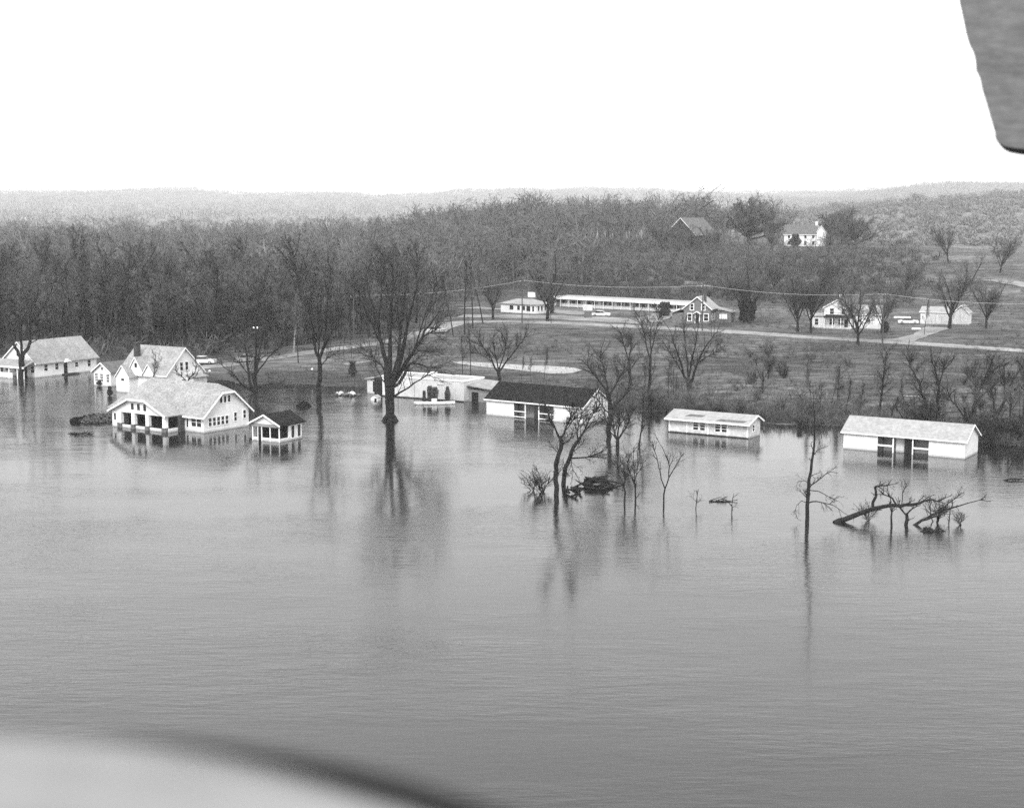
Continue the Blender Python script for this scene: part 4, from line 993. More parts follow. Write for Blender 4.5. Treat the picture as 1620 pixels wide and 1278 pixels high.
laid_tree(1277, 826, [
    ([(1276, 830), (1277, 800), (1279, 775), (1283, 745), (1287, 715), (1289, 690)], .21, .09, 9), ([(1289, 690), (1289, 665), (1287, 640), (1286, 618)], .07, .02, 7),
    ([(1281, 797), (1292, 793), (1306, 796), (1320, 800), (1336, 812)], .07, .02, 5),
    ([(1283, 768), (1294, 760), (1306, 750), (1318, 742)], .07, .02, 5),
    ([(1281, 777), (1295, 777), (1310, 785), (1322, 792)], .05, .02, 4),
    ([(1277, 795), (1268, 792), (1260, 800), (1257, 812)], .04, .015, 3),
    ([(1284, 765), (1272, 760), (1262, 762)], .04, .015, 3),
    ([(1287, 720), (1296, 710), (1306, 708)], .04, .015, 3)],
    'straight dark tree with drooping side twigs in water left of the fallen trunks', seed=31, tl=1.1, twigs=(3, 3, 3), tilt_up=-.03)
laid_tree(1050, 800, [
    ([(1050, 805), (1050, 790), (1052, 773)], .10, .08, 0),
    ([(1052, 774), (1046, 758), (1042, 738), (1039, 722), (1034, 708), (1028, 696)], .07, .02, 7),
    ([(1052, 774), (1058, 756), (1059, 738), (1054, 722), (1048, 708), (1042, 698)], .07, .02, 6),
    ([(1058, 757), (1066, 742), (1074, 729), (1082, 716)], .06, .02, 7),
    ([(1059, 738), (1064, 728), (1068, 718)], .04, .015, 3)],
    'thin Y-shaped sapling standing alone in open water', seed=41, tl=.9, twigs=(3, 3, 2), name='sapling')
for (px, py, tp, lab, sd, sc) in ((988, 797, 715, 'small bushy sapling in water left of the Y-shaped sapling', 51, 1.2), (1004, 793, 700, 'thin leaning sapling beside the small bushy sapling in water', 52, 1.0)):
    laid_tree(px, py, [([(px, py + 3), (px + 1, py - 20), (px - 2, py - 34)], .11, .08, 3), ([(px - 1, py - 28), (px - 8, py - 45), (px - 12, py - 65)], .06, .02, 9),
                       ([(px, py - 28), (px + 4, py - 48), (px + 6, tp)], .06, .02, 10), ([(px, py - 32), (px - 1, py - 55), (px - 2, tp + 8)], .05, .02, 9), ([(px + 2, py - 40), (px + 12, py - 55), (px + 15, py - 70)], .04, .015, 6)], lab, seed=sd, tl=sc, name='sapling', twigs=(5, 4, 3))
for (px, py, lab, sd) in ((1101, 805, 'bare stick poking from water right of the Y-shaped sapling', 61), (1157, 812, 'twiggy stem poking from open water below the low white cabin', 62)):
    laid_tree(px, py, [([(px, py + 1), (px + 1, py - 14), (px + 4, py - 32)], .06, .02, 4), ([(px + 1, py - 12), (px - 8, py - 20)], .025, .012, 2), ([(px + 1, py - 8), (px + 9, py - 14)], .025, .012, 2)], lab, seed=sd, tl=.6, name='drowned_sapling', twigs=(2, 2, 1))
laid_tree(977, 707, [([(977, 709), (977, 700), (977, 694)], .26, .2, 0), ([(976, 698), (972, 685), (970, 670), (968, 655)], .14, .03, 9), ([(977, 696), (978, 680), (980, 665), (979, 648)], .13, .03, 9),
                     ([(978, 696), (985, 684), (992, 672), (997, 660), (1002, 648)], .14, .03, 9), ([(975, 697), (966, 684), (960, 668), (955, 655)], .10, .03, 8), ([(985, 686), (990, 670), (990, 655)], .08, .02, 7)],
          'many-stemmed shrub tree in water right of the cabin with dark roof', seed=71, tl=1.5)
laid_tree(966, 690, [([(966, 692), (966, 660), (965, 635), (961, 620)], .34, .26, 2), ([(962, 622), (952, 608), (942, 595), (933, 583), (928, 570)], .18, .04, 9), ([(962, 620), (958, 600), (955, 580), (950, 560)], .18, .04, 9),
                     ([(964, 630), (972, 612), (980, 598), (988, 585)], .16, .04, 9), ([(966, 650), (980, 635), (992, 622), (1004, 612)], .12, .03, 8), ([(966, 655), (954, 645), (946, 632), (942, 622)], .10, .03, 7)],
          'broad dark tree right behind the gable end of the cabin with dark roof', seed=72, tl=2.2)
laid_tree(1013, 706, [([(1012, 708), (1013, 690), (1016, 672), (1018, 650), (1018, 625)], .12, .04, 12)], 'thin dark stem in water left of the low white cabin', seed=73, tl=1.3, name='sapling')
laid_tree(1092, 618, [([(1092, 622), (1091, 612), (1091, 606)], .42, .36, 0), ([(1090, 610), (1082, 595), (1078, 575), (1072, 558), (1065, 540), (1060, 522)], .22, .04, 9), ([(1091, 608), (1088, 585), (1086, 560), (1084, 535), (1082, 515)], .2, .04, 9),
                      ([(1092, 608), (1098, 590), (1104, 572), (1112, 555), (1124, 538), (1136, 524)], .24, .04, 10), ([(1092, 608), (1093, 580), (1098, 555), (1102, 530), (1106, 512)], .2, .04, 9), ([(1103, 574), (1116, 565), (1130, 558), (1142, 548)], .12, .03, 8), ([(1084, 598), (1074, 580), (1064, 565), (1056, 552)], .12, .03, 7)],
          'broad vase-shaped tree on the grass field behind the low white cabin', seed=81, tl=2.4)
laid_tree(1027, 632, [([(1027, 634), (1027, 610), (1028, 585), (1029, 562)], .28, .2, 2), ([(1028, 570), (1022, 545), (1018, 525), (1014, 508), (1010, 494)], .15, .03, 10), ([(1029, 565), (1033, 545), (1037, 525), (1041, 508), (1046, 495)], .15, .03, 10), ([(1029, 560), (1028, 535), (1029, 510)], .1, .03, 8)],
          'tall slim tree with narrow V fork on the field left of the vase-shaped tree', seed=82, tl=1.9)
laid_tree(996, 612, [([(997, 616), (997, 600), (996, 580), (995, 568)], .28, .2, 1), ([(996, 575), (990, 555), (985, 540), (982, 525)], .14, .03, 9), ([(996, 570), (998, 550), (1000, 535)], .14, .03, 9), ([(996, 590), (988, 580), (980, 574)], .08, .02, 6), ([(997, 585), (1006, 572), (1012, 560)], .08, .02, 6)],
          'shorter twiggy tree just left of the tall slim V-forked tree', seed=83, tl=2.0)
laid_tree(790, 602, [([(790, 604), (790, 594), (789, 586)], .34, .3, 0), ([(789, 590), (780, 575), (772, 560), (762, 545), (754, 535)], .2, .03, 10), ([(789, 588), (786, 570), (782, 550), (780, 530)], .16, .03, 9), ([(790, 588), (800, 573), (812, 558), (822, 545), (830, 532)], .2, .03, 10), ([(790, 586), (796, 565), (800, 545), (803, 528)], .15, .03, 9), ([(778, 572), (764, 562), (752, 556)], .09, .02, 6)],
          'wide V-shaped tree standing before the pale gravel strip', seed=84, tl=2.3)
# right bank trees
laid_tree(1530, 668, [([(1530, 674), (1528, 664)], .42, .4, 0), ([(1529, 668), (1522, 655), (1512, 640), (1503, 628), (1498, 615)], .15, .03, 8), ([(1531, 668), (1540, 650), (1545, 630), (1551, 612), (1560, 592), (1570, 572)], .34, .06, 11), ([(1544, 632), (1543, 610), (1542, 590)], .14, .03, 8), ([(1527, 668), (1527, 655), (1526, 645)], .22, .16, 1), ([(1553, 605), (1566, 590), (1578, 580)], .12, .03, 8)],
          'dark tree with long right-leaning limb on the bank behind the pale-roofed shed', seed=91, tl=2.3)
laid_tree(1576, 656, [([(1576, 664), (1576, 654)], .4, .36, 0), ([(1576, 658), (1572, 640), (1569, 622), (1566, 608)], .2, .04, 8), ([(1577, 656), (1586, 640), (1592, 625), (1600, 605), (1612, 588), (1622, 575)], .26, .05, 10), ([(1590, 630), (1590, 612), (1588, 590)], .14, .03, 8)],
          'dark low-forked tree on the bank right of the pale-roofed shed', seed=92, tl=2.3)
laid_tree(1468, 666, [([(1470, 668), (1466, 650), (1462, 630), (1456, 612), (1448, 596), (1440, 580), (1434, 564)], .28, .05, 14), ([(1462, 628), (1450, 615), (1444, 604)], .10, .03, 6)],
          'left-leaning dark tree behind the middle of the pale shed roof', seed=93, tl=2.0)
laid_tree(1484, 668, [([(1484, 670), (1484, 645), (1485, 620), (1483, 600), (1478, 580), (1472, 562)], .26, .05, 13), ([(1484, 612), (1490, 595), (1494, 575)], .12, .03, 8)],
          'upright dark tree beside the left-leaning tree behind the pale shed roof', seed=94, tl=2.0)
laid_tree(1394, 658, [([(1394, 660), (1394, 630), (1397, 605), (1400, 580), (1402, 556)], .2, .04, 14)], 'thin upright tree behind the left end of the pale shed roof', seed=95, tl=1.7)
laid_tree(1408, 660, [([(1408, 661), (1412, 648), (1418, 636)], .14, .05, 7)], 'short stub tree behind the left end of the pale shed roof', seed=96, tl=1.3)
laid_tree(1206, 622, [([(1206, 625), (1207, 605), (1206, 588)], .12, .08, 4), ([(1207, 606), (1214, 590), (1218, 575)], .07, .02, 7), ([(1206, 604), (1200, 588), (1196, 574)], .07, .02, 7)], 'small twiggy tree alone in the field above the low white cabin', seed=97, tl=1.3)
for i_, (px, py, tp, lab) in enumerate(((1600, 690, 600, 'dark bank tree at the far right water edge, shorter than its forked neighbour'), (1556, 678, 610, 'slim bank tree between the two forked trees at right'), (1618, 668, 560, 'tall bank tree right of the low-forked tree'))):
    ptree('forest', px, py, tp, lab, wide=1.1)

# fallen trunks
def fallen():
    laid_tree(1322, 826, [([(1320, 828), (1335, 822), (1360, 812), (1385, 804), (1410, 799), (1435, 798)], .3, .15, 3), ([(1435, 798), (1450, 797), (1462, 792), (1475, 790), (1488, 794)], .18, .04, 6),
                          ([(1383, 805), (1386, 785), (1384, 770), (1394, 768), (1404, 768)], .16, .06, 5), ([(1420, 799), (1412, 788), (1404, 784), (1396, 782)], .11, .03, 4), ([(1405, 800), (1410, 793)], .12, .06, 1), ([(1425, 799), (1428, 780), (1434, 765)], .05, .02, 5)],
              'thick dark fallen trunk lying half out of the water, branches raised', name='fallen_tree', seed=101, tl=1.1, twigs=(3, 3, 2), root=False, cat='log', wob=.3)
    laid_tree(1446, 830, [([(1445, 832), (1458, 823), (1475, 814), (1492, 807), (1510, 802), (1530, 796), (1556, 789)], .16, .03, 6), ([(1458, 823), (1475, 818), (1496, 810)], .12, .05, 3), ([(1492, 807), (1500, 796), (1512, 788), (1522, 778)], .07, .02, 5)],
              'thinner dark fallen trunk slanting out of the water beside the thick one', name='fallen_tree', seed=102, tl=.9, twigs=(3, 3, 2), root=False, cat='log', wob=.3)
    laid_tree(1435, 830, [([(1434, 834), (1435, 822), (1434, 812)], .2, .14, 1), ([(1434, 815), (1426, 805), (1420, 798)], .1, .03, 4), ([(1435, 813), (1444, 804), (1456, 799)], .09, .03, 4)],
              'short forked stump in water between the fallen trunks', name='stump', seed=103, tl=.8, twigs=(3, 2, 2), cat='stump')
    laid_tree(1409, 834, [([(1409, 836), (1410, 818), (1411, 800)], .12, .06, 3)], 'thin upright stub in front of the thick fallen trunk', name='stump', seed=104, tl=.6, twigs=(2, 2, 1), cat='stump')
    laid_tree(1502, 828, [([(1501, 831), (1502, 820), (1503, 806)], .07, .03, 3)], 'thin upright stub right of the fallen trunks', name='stump', seed=105, tl=.6, twigs=(2, 2, 1), cat='stump')
    laid_tree(1600, 760, [([(1582, 764), (1600, 757), (1625, 759)], .12, .05, 4)], 'low curved branch lying on the water at the right bank', name='drifting_branch', seed=106, tl=.9, twigs=(3, 2, 2), root=False, cat='branch', wob=.2)
    # brush in the water around the crooked trees
    for k, (px, py, tp, lab) in enumerate(((862, 778, 730, 'tangled twiggy bush in water left of the crooked slender tree'), (846, 776, 745, 'low spreading twiggy bush left of the tangled bush in water'))):
        ptree('brush', px, py, tp, lab, wide=1.3, name='drowned_bush', cat='bush')
    for k, (px, py, tp) in enumerate(((1376, 824, 788), (1480, 826, 780), (1520, 830, 800))):
        ptree('brush', px, py, tp, 'twiggy drowned bush among the fallen trunks', wide=1.2, name='drowned_bush', cat='bush', group='drowned bushes among the fallen trunks')
fallen()
def debris_pile(px, py, n, length, hgt_, label, seed, spread=(1, 1), rs=1.0):
    rg = random.Random(seed); q = P(px, py); t = thing('debris_pile', label, 'debris', (q.x, q.y, 0))
    for k in range(n):
        a = rg.uniform(0, math.pi); x, y = rg.gauss(0, length * .28) * spread[0], rg.gauss(0, length * .28) * spread[1]
        z = -.03 * (hgt_ < .3) + max(0, hgt_ * (1 - math.hypot(x, y) / length)) * rg.uniform(.3, 1); l_ = rg.uniform(.3, 1) * length * .4
        dx, dy, dz = math.cos(a) * l_, math.sin(a) * l_, rg.uniform(-.25, .35)
        MB().tube((x - dx, y - dy, max(z - dz, -.1)), (x + dx, y + dy, z + dz), rg.uniform(.06, .2) * rs, rg.uniform(.03, .1) * rs, n=6).build('branch', 'bark', t)
debris_pile(945, 768, 34, 3.2, 1.3, 'dark pile of driftwood caught in water right of the leaning tree', 1)
debris_pile(905, 780, 14, 1.6, .7, 'smaller dark driftwood heap beside the leaning tree', 2)
debris_pile(124, 687, 16, 2.4, .22, 'thin floating raft of sticks left of the bungalow', 3, (1, .3), .5)
debris_pile(1140, 793, 14, 3.0, .12, 'faint line of floating sticks below the low white cabin', 4, (1, .3), .35)
debris_pile(1470, 840, 10, 1.8, .12, 'small floating sticks in front of the fallen trunks', 5, (1, .3))

# mound, planted bank, rocks, boat, box
def mounds():
    def heap(name, label, cat, px, py, rx, ry, h, m, seed):
        q = P(px, py); V = []; Fc = []; n, k_ = 22, 7; rg = random.Random(seed)
        for j in range(k_ + 1):
            f_ = j / k_
            for i in range(n):
                a = 2 * math.pi * i / n; rr = (1 - f_ ** 1.3) * (1 + .12 * math.sin(3 * a + seed) + rg.gauss(0, .04))
                V.append((rx * rr * math.cos(a), ry * rr * math.sin(a), -.4 + (h + .4) * math.sin(f_ * math.pi / 2) + rg.gauss(0, .03)))
        for j in range(k_):
            for i in range(n): Fc.append((j * n + i, j * n + (i + 1) % n, (j + 1) * n + (i + 1) % n, (j + 1) * n + i))
        o = link(name, mesh_np(name, V, Fc, 4, M[m])); o.location = (q.x, q.y, 0); return prop(o, label, cat)
    heap('earth_mound', 'small black peaked mound rising from water right of the bungalow', 'mound', 480, 643, 1.4, .9, .8, 'mud', 2)
    # planted bank left of the bungalow
    q = P(152, 664); t = thing('planted_bank', 'dark shrub-covered bank with low edging wall left of the bungalow porch', 'hedge', (q.x, q.y, 0), R(-20))
    rg = random.Random(8)
    me = MB()
    for k in range(16):
        a = math.pi * (.55 + .95 * k / 15); me.ball((2.6 * math.cos(a), 4.2 * math.sin(a), .12 + rg.uniform(0, .15)), rg.uniform(.28, .42), .8, 7, 5)
    me.build('edging_wall', 'mud', t, True)
    leafy = []
    V = []; Fc = []
    for k in range(2200):
        a = rg.uniform(0, 6.28); rr = math.sqrt(rg.random()); x, y = 2.5 * rr * math.cos(a) + .9, 3.8 * rr * math.sin(a)
        z = rg.uniform(0, 1) * (.75 - .5 * rr * rr + .25 * math.sin(3 * x) * math.cos(2.1 * y)); s_ = rg.uniform(.1, .24); i = len(V)
        d1 = Vector((rg.gauss(0, 1), rg.gauss(0, 1), rg.gauss(0, 1))).normalized(); d2 = d1.orthogonal().normalized()
        c0 = Vector((x, y, z)); V += [tuple(c0 + d1 * s_), tuple(c0 + d2 * s_ * .6), tuple(c0 - d1 * s_), tuple(c0 - d2 * s_ * .6)]; Fc.append((i, i + 1, i + 2, i + 3))
    link('foliage', mesh_np('foliage', V, Fc, 4, M['brush']), t)
    # evergreen shrubs
    def shrub(px, py, w_, h_, label, m='shrubgrey', name='evergreen_shrub', seed=1, n=900, ground=True, leaf=.16, cone=.6, group=None):
        rg = random.Random(seed); g_ = GW(px, py); t = thing(name, label, 'shrub', (g_.x, g_.y, g_.z), 0, group)
        MB().tube((0, 0, -.3), (0, 0, h_ * .7), .06 * w_ + .03, .03, n=6).build('stem', 'bark', t)
        V = []; Fc = []
        for k in range(n):
            f_ = rg.random() ** .8; rr = w_ / 2 * (math.sin(min(1, f_ * 2.2 + .25) * math.pi / 2)) * (1 - cone * f_) * math.sqrt(rg.random()) * (1 + .25 * math.sin(7 * f_ + seed)); a = rg.uniform(0, 6.28)
            c0 = Vector((rr * math.cos(a), rr * math.sin(a), .1 + f_ * h_)); s_ = rg.uniform(.6, 1.3) * leaf; i = len(V)
            d1 = Vector((rg.gauss(0, 1), rg.gauss(0, 1), rg.gauss(.4, 1))).normalized(); d2 = d1.orthogonal().normalized()
            V += [tuple(c0 + d1 * s_), tuple(c0 + d2 * s_ * .5), tuple(c0 - d1 * s_), tuple(c0 - d2 * s_ * .5)]; Fc.append((i, i + 1, i + 2, i + 3))
        link('foliage', mesh_np('foliage', V, Fc, 4, M[m]), t); return t
    shrub(671, 636, .7, 1.6, 'low narrow evergreen at the left of the shrubs by the flat-roofed building', seed=1)
    shrub(680, 636, 1.3, 2.4, 'pointed grey evergreen shrub left of the white doorway', seed=2)
    shrub(688, 637, 1.3, 2.3, 'rounded grey evergreen shrub just left of the white doorway', seed=3, cone=.35)
    shrub(708, 637, 1.1, 2.4, 'columnar grey evergreen shrub right of the white doorway', seed=4)
    shrub(160, 610, 1.4, .9, 'round dark bush under the tiny outbuilding windows', 'evergreen', 'round_bush', 5, cone=.3)
    shrub(174, 626, .9, 1.4, 'narrow dark bush in water left of the bungalow roof', 'evergreen', 'round_bush', 6)
    shrub(1052, 500, 3.4, 3.4, 'round dark evergreen at the right end of the motel', 'evergreen', 'evergreen_tree', 7, 1600, leaf=.3, cone=.4)
    shrub(1178, 510, 3.6, 5.6, 'dark rounded evergreen right of the brick house', 'evergreen', 'evergreen_tree', 8, 2200, leaf=.32, cone=.3)
    shrub(1188, 508, 2.6, 4.6, 'smaller dark evergreen touching the rounded one by the brick house', 'evergreen', 'evergreen_tree', 9, 1500, leaf=.32, cone=.3)
    shrub(1401, 527, 1.6, 2.4, 'dark bush right of the farmhouse', 'evergreen', 'round_bush', 10, 900, leaf=.2, cone=.3)
    shrub(1258, 391, 4.6, 5.0, 'dark round bush in front of the hilltop house', 'evergreen', 'round_bush', 11, 1200, leaf=.5, cone=.3)
    shrub(558, 596, 1.5, 2.6, 'dark small round-topped yard tree left of the flat-roofed building', 'evergreen', 'round_bush', 12, 700, cone=.2)
    shrub(1041, 660, .9, .9, 'small dark bush at the water edge left of the low cabin', 'evergreen', 'round_bush', 13, 400, cone=.2)
    shrub(1265, 678, .8, 1.1, 'small dark bush at the water edge right of the low cabin', 'evergreen', 'round_bush', 14, 400, cone=.2)
    shrub(873, 496, 1.6, 4.6, 'dark narrow evergreen before the left end of the motel', 'evergreen', 'evergreen_tree', 15, 1000, leaf=.3)
    # rubble heap
    q = P(545, 626); rg = random.Random(4); t = thing('rubble_heap', 'pale heap of rubble at the water edge left of the flat-roofed building', 'rubble', (q.x, q.y, 0))
    for k in range(14):
        MB().ball((rg.gauss(0, 1.3), rg.gauss(0, .7), rg.uniform(0, .45)), rg.uniform(.2, .5), .7, 6, 4).build('stone', 'stucco' if k % 2 else 'stone', t)
    # rowing boat with white box
    a, b_ = P(655, 640), P(720, 639); L_ = (b_ - a).length; mid = (a + b_) / 2
    t = thing('rowing_boat', 'long thin white boat moored before the flat-roofed building shrubs', 'boat', (mid.x, mid.y, 0), math.atan2(b_.y - a.y, b_.x - a.x))
    V = []; Fc = []; n = 14
    for k in range(n + 1):
        s_ = k / n * 2 - 1; wd = .5 * (1 - abs(s_) ** 3) + .03; up = .12 * s_ * s_
        V += [(s_ * L_ / 2, -wd, .34 + up), (s_ * L_ / 2, -wd * .7, -.1), (s_ * L_ / 2, wd * .7, -.1), (s_ * L_ / 2, wd, .34 + up), (s_ * L_ / 2, wd * .85, .34 + up), (s_ * L_ / 2, wd * .6, .02), (s_ * L_ / 2, -wd * .6, .02), (s_ * L_ / 2, -wd * .85, .34 + up)]
    for k in range(n):
        for j in range(8): i = k * 8; Fc.append((i + j, i + 8 + j, i + 8 + (j + 1) % 8, i + (j + 1) % 8))
    link('hull', mesh_np('hull', V, Fc, 4, M['trim']), t)
    MB().box(-.45, -.3, .05, .35, .3, .85).build('seat_box', 'trim', t)
    for x in (-2.0, 1.6): MB().box(x, -.45, .2, x + .25, .45, .26).build('thwart', 'wall2', t)
    q = P(594, 633); t = thing('kennel', 'small white kennel-like box with dark opening left of the huge dark tree', 'kennel', (q.x, q.y, -.05), R(-25))
    MB().prism([(-.6, -.45, -.3), (.6, -.45, -.3), (.6, -.45, .5), (0, -.45, .85), (-.6, -.45, .5)], (0, 1.1, 0)).build('body', 'trim', t)
    MB().slab([(-.7, -.55, .5), (0, -.55, .92), (0, .75, .92), (-.7, .75, .5)], .05).slab([(0, -.55, .92), (.7, -.55, .5), (.7, .75, .5), (0, .75, .92)], .05).build('roof', 'roof_white', t)
    MB().box(.08, -.48, -.1, .48, -.44, .42).build('opening', 'dark', t)
    # small bare tree behind the bungalow roof
    laid_tree(300, 630, [([(296, 632), (296, 615), (298, 602)], .2, .16, 0), ([(298, 604), (292, 600), (284, 592), (279, 587)], .12, .04, 5), ([(298, 602), (302, 596), (308, 590), (311, 580), (309, 566)], .12, .03, 6), ([(299, 600), (306, 598), (312, 593), (314, 585)], .08, .03, 4), ([(297, 600), (296, 590), (295, 580)], .06, .02, 4)],
              'dark little crooked tree showing over the bungalow roof', seed=121, tl=1.0)
    laid_tree(243, 640, [([(242, 640), (242, 600), (245, 580), (246, 562)], .1, .04, 10), ([(243, 596), (250, 580), (252, 566)], .05, .02, 6)], 'thin light sapling showing over the bungalow roof ridge before the cottage', seed=122, tl=1.1, name='sapling', bark='bark2', twig='twig')
mounds()

# mid-ground trees beyond the shore
for (kind, px, py, tp, lab, wd) in (
    ('elm', 866, 508, 375, 'large dark tree standing right beside the motel office', 1.0),
    ('elm', 780, 505, 410, 'forked tree at the left end of the motel office', 1.0),
    ('slim', 765, 512, 400, 'slender roadside tree left of the motel office forked tree', .9),
    ('slim', 735, 530, 390, 'tall straight tree where the lane meets the road', .9),
    ('slim', 748, 520, 385, 'tall leaning tree near the lane and road junction', .9),
    ('slim', 718, 532, 420, 'thin tree left of the tall straight junction tree', .8),
    ('slim', 872, 512, 440, 'thin tree just right of the large tree beside the motel office', .8),
    ('elm', 1358, 546, 425, 'spreading tree right in front of the two-storey farmhouse', .9),
    ('elm', 1502, 520, 385, 'spreading tree in front of the white garage', 1.0),
    ('elm', 1262, 525, 412, 'left one of two close slender trees between brick house and farmhouse', .9),
    ('elm', 1283, 526, 415, 'right one of two close slender trees between brick house and farmhouse', .9),
    ('elm', 1394, 527, 440, 'slender tree above the dark bush right of the farmhouse', .9),
    ('elm', 1186, 512, 400, 'bare tree rising out of the dark evergreens by the brick house', 1.1),
    ('slim', 1462, 530, 470, 'thin roadside sapling at the farm drive', .8),
    ('slim', 472, 574, 470, 'thin dark tree on the near side of the lane', .9),
    ('dome', 1183, 388, 306, 'huge round-crowned dark tree on the hilltop between barn and white house', 1.15),
    ('dome', 1330, 387, 324, 'round-crowned tree behind the right end of the hilltop house', 1.0),
    ('dome', 1354, 394, 336, 'broad tree at the right end of the hilltop tree group', 1.0),
    ('elm', 1500, 414, 350, 'lone tall tree on the hazy slope right of the hilltop', .8),
    ('elm', 1582, 432, 366, 'lone slim tree near the hill road', .9),
    ('elm', 1300, 470, 400, 'bare tree on the slope behind the farmhouse', 1.0),
    ('elm', 1150, 475, 405, 'bare tree on the slope behind the brick house', 1.1),
    ('elm', 1215, 600, 556, 'small field tree between road and low cabin', 1.0),
    ('elm', 1050, 404, 335, 'bare tree half hiding the left side of the dark barn', 1.0),
    ('elm', 1086, 410, 350, 'small bare tree in front of the dark barn gable', 1.1),
    ('elm', 1128, 405, 346, 'bare tree between the dark barn and the huge round-crowned tree', 1.0),
    ('elm', 1222, 400, 356, 'bare tree just left of the hilltop house', 1.0),
    ('elm', 1310, 404, 362, 'small bare tree in front of the right end of the hilltop house', 1.0),
    ('elm', 1225, 465, 400, 'bare tree on the slope above the brick house evergreens', 1.1),
    ('elm', 1430, 470, 405, 'bare tree on the slope between farmhouse and garage', 1.1),
    ('elm', 1560, 520, 430, 'bare tree right of the white garage', 1.0),
    ('slim', 825, 600, 560, 'slender tree right behind the ridge of the cabin with dark roof', .8),
    ('slim', 861, 600, 545, 'thin tree behind the right half of the dark cabin roof', .8),
    ('slim', 840, 604, 560, 'thin sapling behind the middle of the dark cabin roof', .7),
    ('slim', 733, 602, 520, 'thin tree behind the right end of the flat-roofed building', .8),
    ('slim', 745, 598, 500, 'tall thin tree behind the right end of the flat-roofed building', .8)):
    ptree(kind, px, py, tp, lab, wide=wd)
for k, (px, py) in enumerate(((524, 560), (543, 562), (556, 566), (571, 560), (518, 552), (537, 556))):
    ptree('slim', px, py, py - 60, 'small dark yard tree in the row beside the lane', wide=.8, name='yard_tree', group='small yard trees along the lane')
for k in range(22):
    px = rnd.uniform(1180, 1600); py = 560 + (px - 1180) * .09 + rnd.uniform(0, 75)
    ptree('brush', px, py, py - rnd.uniform(14, 34), 'scrubby bare bush in the rough field behind the cabins', wide=1.1, name='field_bush', cat='bush', group='scrubby bushes in the rough field')
for k in range(16):
    px = rnd.uniform(985, 1340); py = 652 + (px - 1000) * .075 + rnd.uniform(-14, 4)
    ptree('brush', px, py, py - rnd.uniform(18, 40), 'dark twiggy bush along the water edge behind the low cabin', wide=1.3, name='bank_bush', cat='bush', group='twiggy bushes along the water edge')
for k in range(18):
    px = rnd.uniform(1000, 1625); lo = np.interp(px, [1000, 1200, 1330, 1545, 1640], [644, 662, 672, 694, 702]); py = lo - rnd.uniform(2, 34)
    ptree('slim', px, py, py - rnd.uniform(45, 85), 'thin bare sapling rising from the brush along the bank', wide=rnd.uniform(.7, 1.1), name='bank_sapling', group='thin saplings along the bank')
for k in range(16):
    px = rnd.uniform(1430, 1630); py = 690 + (px - 1430) * .08 + rnd.uniform(-16, 6)
    ptree('brush', px, py, py - rnd.uniform(30, 60), 'dark twiggy bush on the bank right of the shed', wide=1.3, name='bank_bush', cat='bush', group='twiggy bushes on the right bank')
# pale sycamores in the wood
for (px, py, tp) in ((345, 520, 392), (465, 560, 470), (362, 525, 400)):
    v = VAR['forest'][px % 5]; g_ = G(px, py); t = thing('sycamore', 'pale-barked sycamore standing out among the dark woodland trees', 'tree', (g_.x, g_.y, g_.z - .1), px, 'pale sycamores in the woodland')
    zt = A(px, tp, g_.y).z; s = (zt - g_.z) / v[2]; t.scale = (s, s, s)
    me = v[0].copy(); me.materials.clear(); me.materials.append(M['pale']); link('trunk', me, t); link('crown', v[1], t)

# woodland
EDGE = [(-300, 562), (-100, 560), (150, 563), (260, 572), (300, 566), (400, 559), (500, 546), (600, 531), (650, 518), (700, 492), (740, 470), (800, 466), (870, 456), (1000, 452), (1100, 448), (1250, 440), (1400, 425), (1480, 415)]
ew = [G(*e) for e in EDGE]; EX = [e.x for e in ew]; EY = [e.y for e in ew]
spots = []
y = 262.0
while y < 1150:
    step = 6.0 if y < 560 else (9.0 if y < 800 else 13.0)
    x = -.40 * y - 12
    while x < .30 * y:
        xx = x + rnd.uniform(-.45, .45) * step; yy = y + rnd.uniform(-.45, .45) * step
        x += step
        if xx > EX[-1]: continue
        ed = np.interp(xx, EX, EY)
        if yy < ed + 1: continue
        if 88 < xx < 215 and 585 < yy < 760: continue          # open hilltop
        if xx > 150 and yy > 470: continue
        slope = xx > 25 and 405 < yy < 620
        spots.append((yy, xx, slope))
    y += step
spots.sort()
near = [s for s in spots if not s[2]][:235]; nearset = set(near)
rest = [s for s in spots if s not in nearset]
for (yy, xx, sl_) in near:
    z = H1(xx, yy); k = rnd.random()
    hgt_ = rnd.uniform(12, 21) + (rnd.random() < .22) * rnd.uniform(2, 6)
    kd = 'forest' if k < .66 else 'slim'; kd = 'elm' if k > .86 else kd; px_ = 810 + F * xx / yy
    where = ('behind the house with broad pale roof', 'behind the cottage with brick chimney', 'behind the lane beyond the many-stemmed tree', 'beyond the lane towards the motel')[(px_ > 150) + (px_ > 330) + (px_ > 490)]
    tree(kd, (xx, yy, min(z, 0.0) if z < 0 else z - .1), hgt_, {'forest': 'bare spreading woodland tree ', 'slim': 'bare narrow-crowned woodland tree ', 'elm': 'bare fan-shaped woodland tree '}[kd] + where, name='woodland_tree',
         group={'forest': 'spreading', 'slim': 'narrow', 'elm': 'fan-shaped'}[kd] + ' woodland trees ' + where, wide=rnd.uniform(.85, 1.15), lean=(rnd.gauss(0, .04), rnd.gauss(0, .04)))
print('woodland', len(near), len(rest))
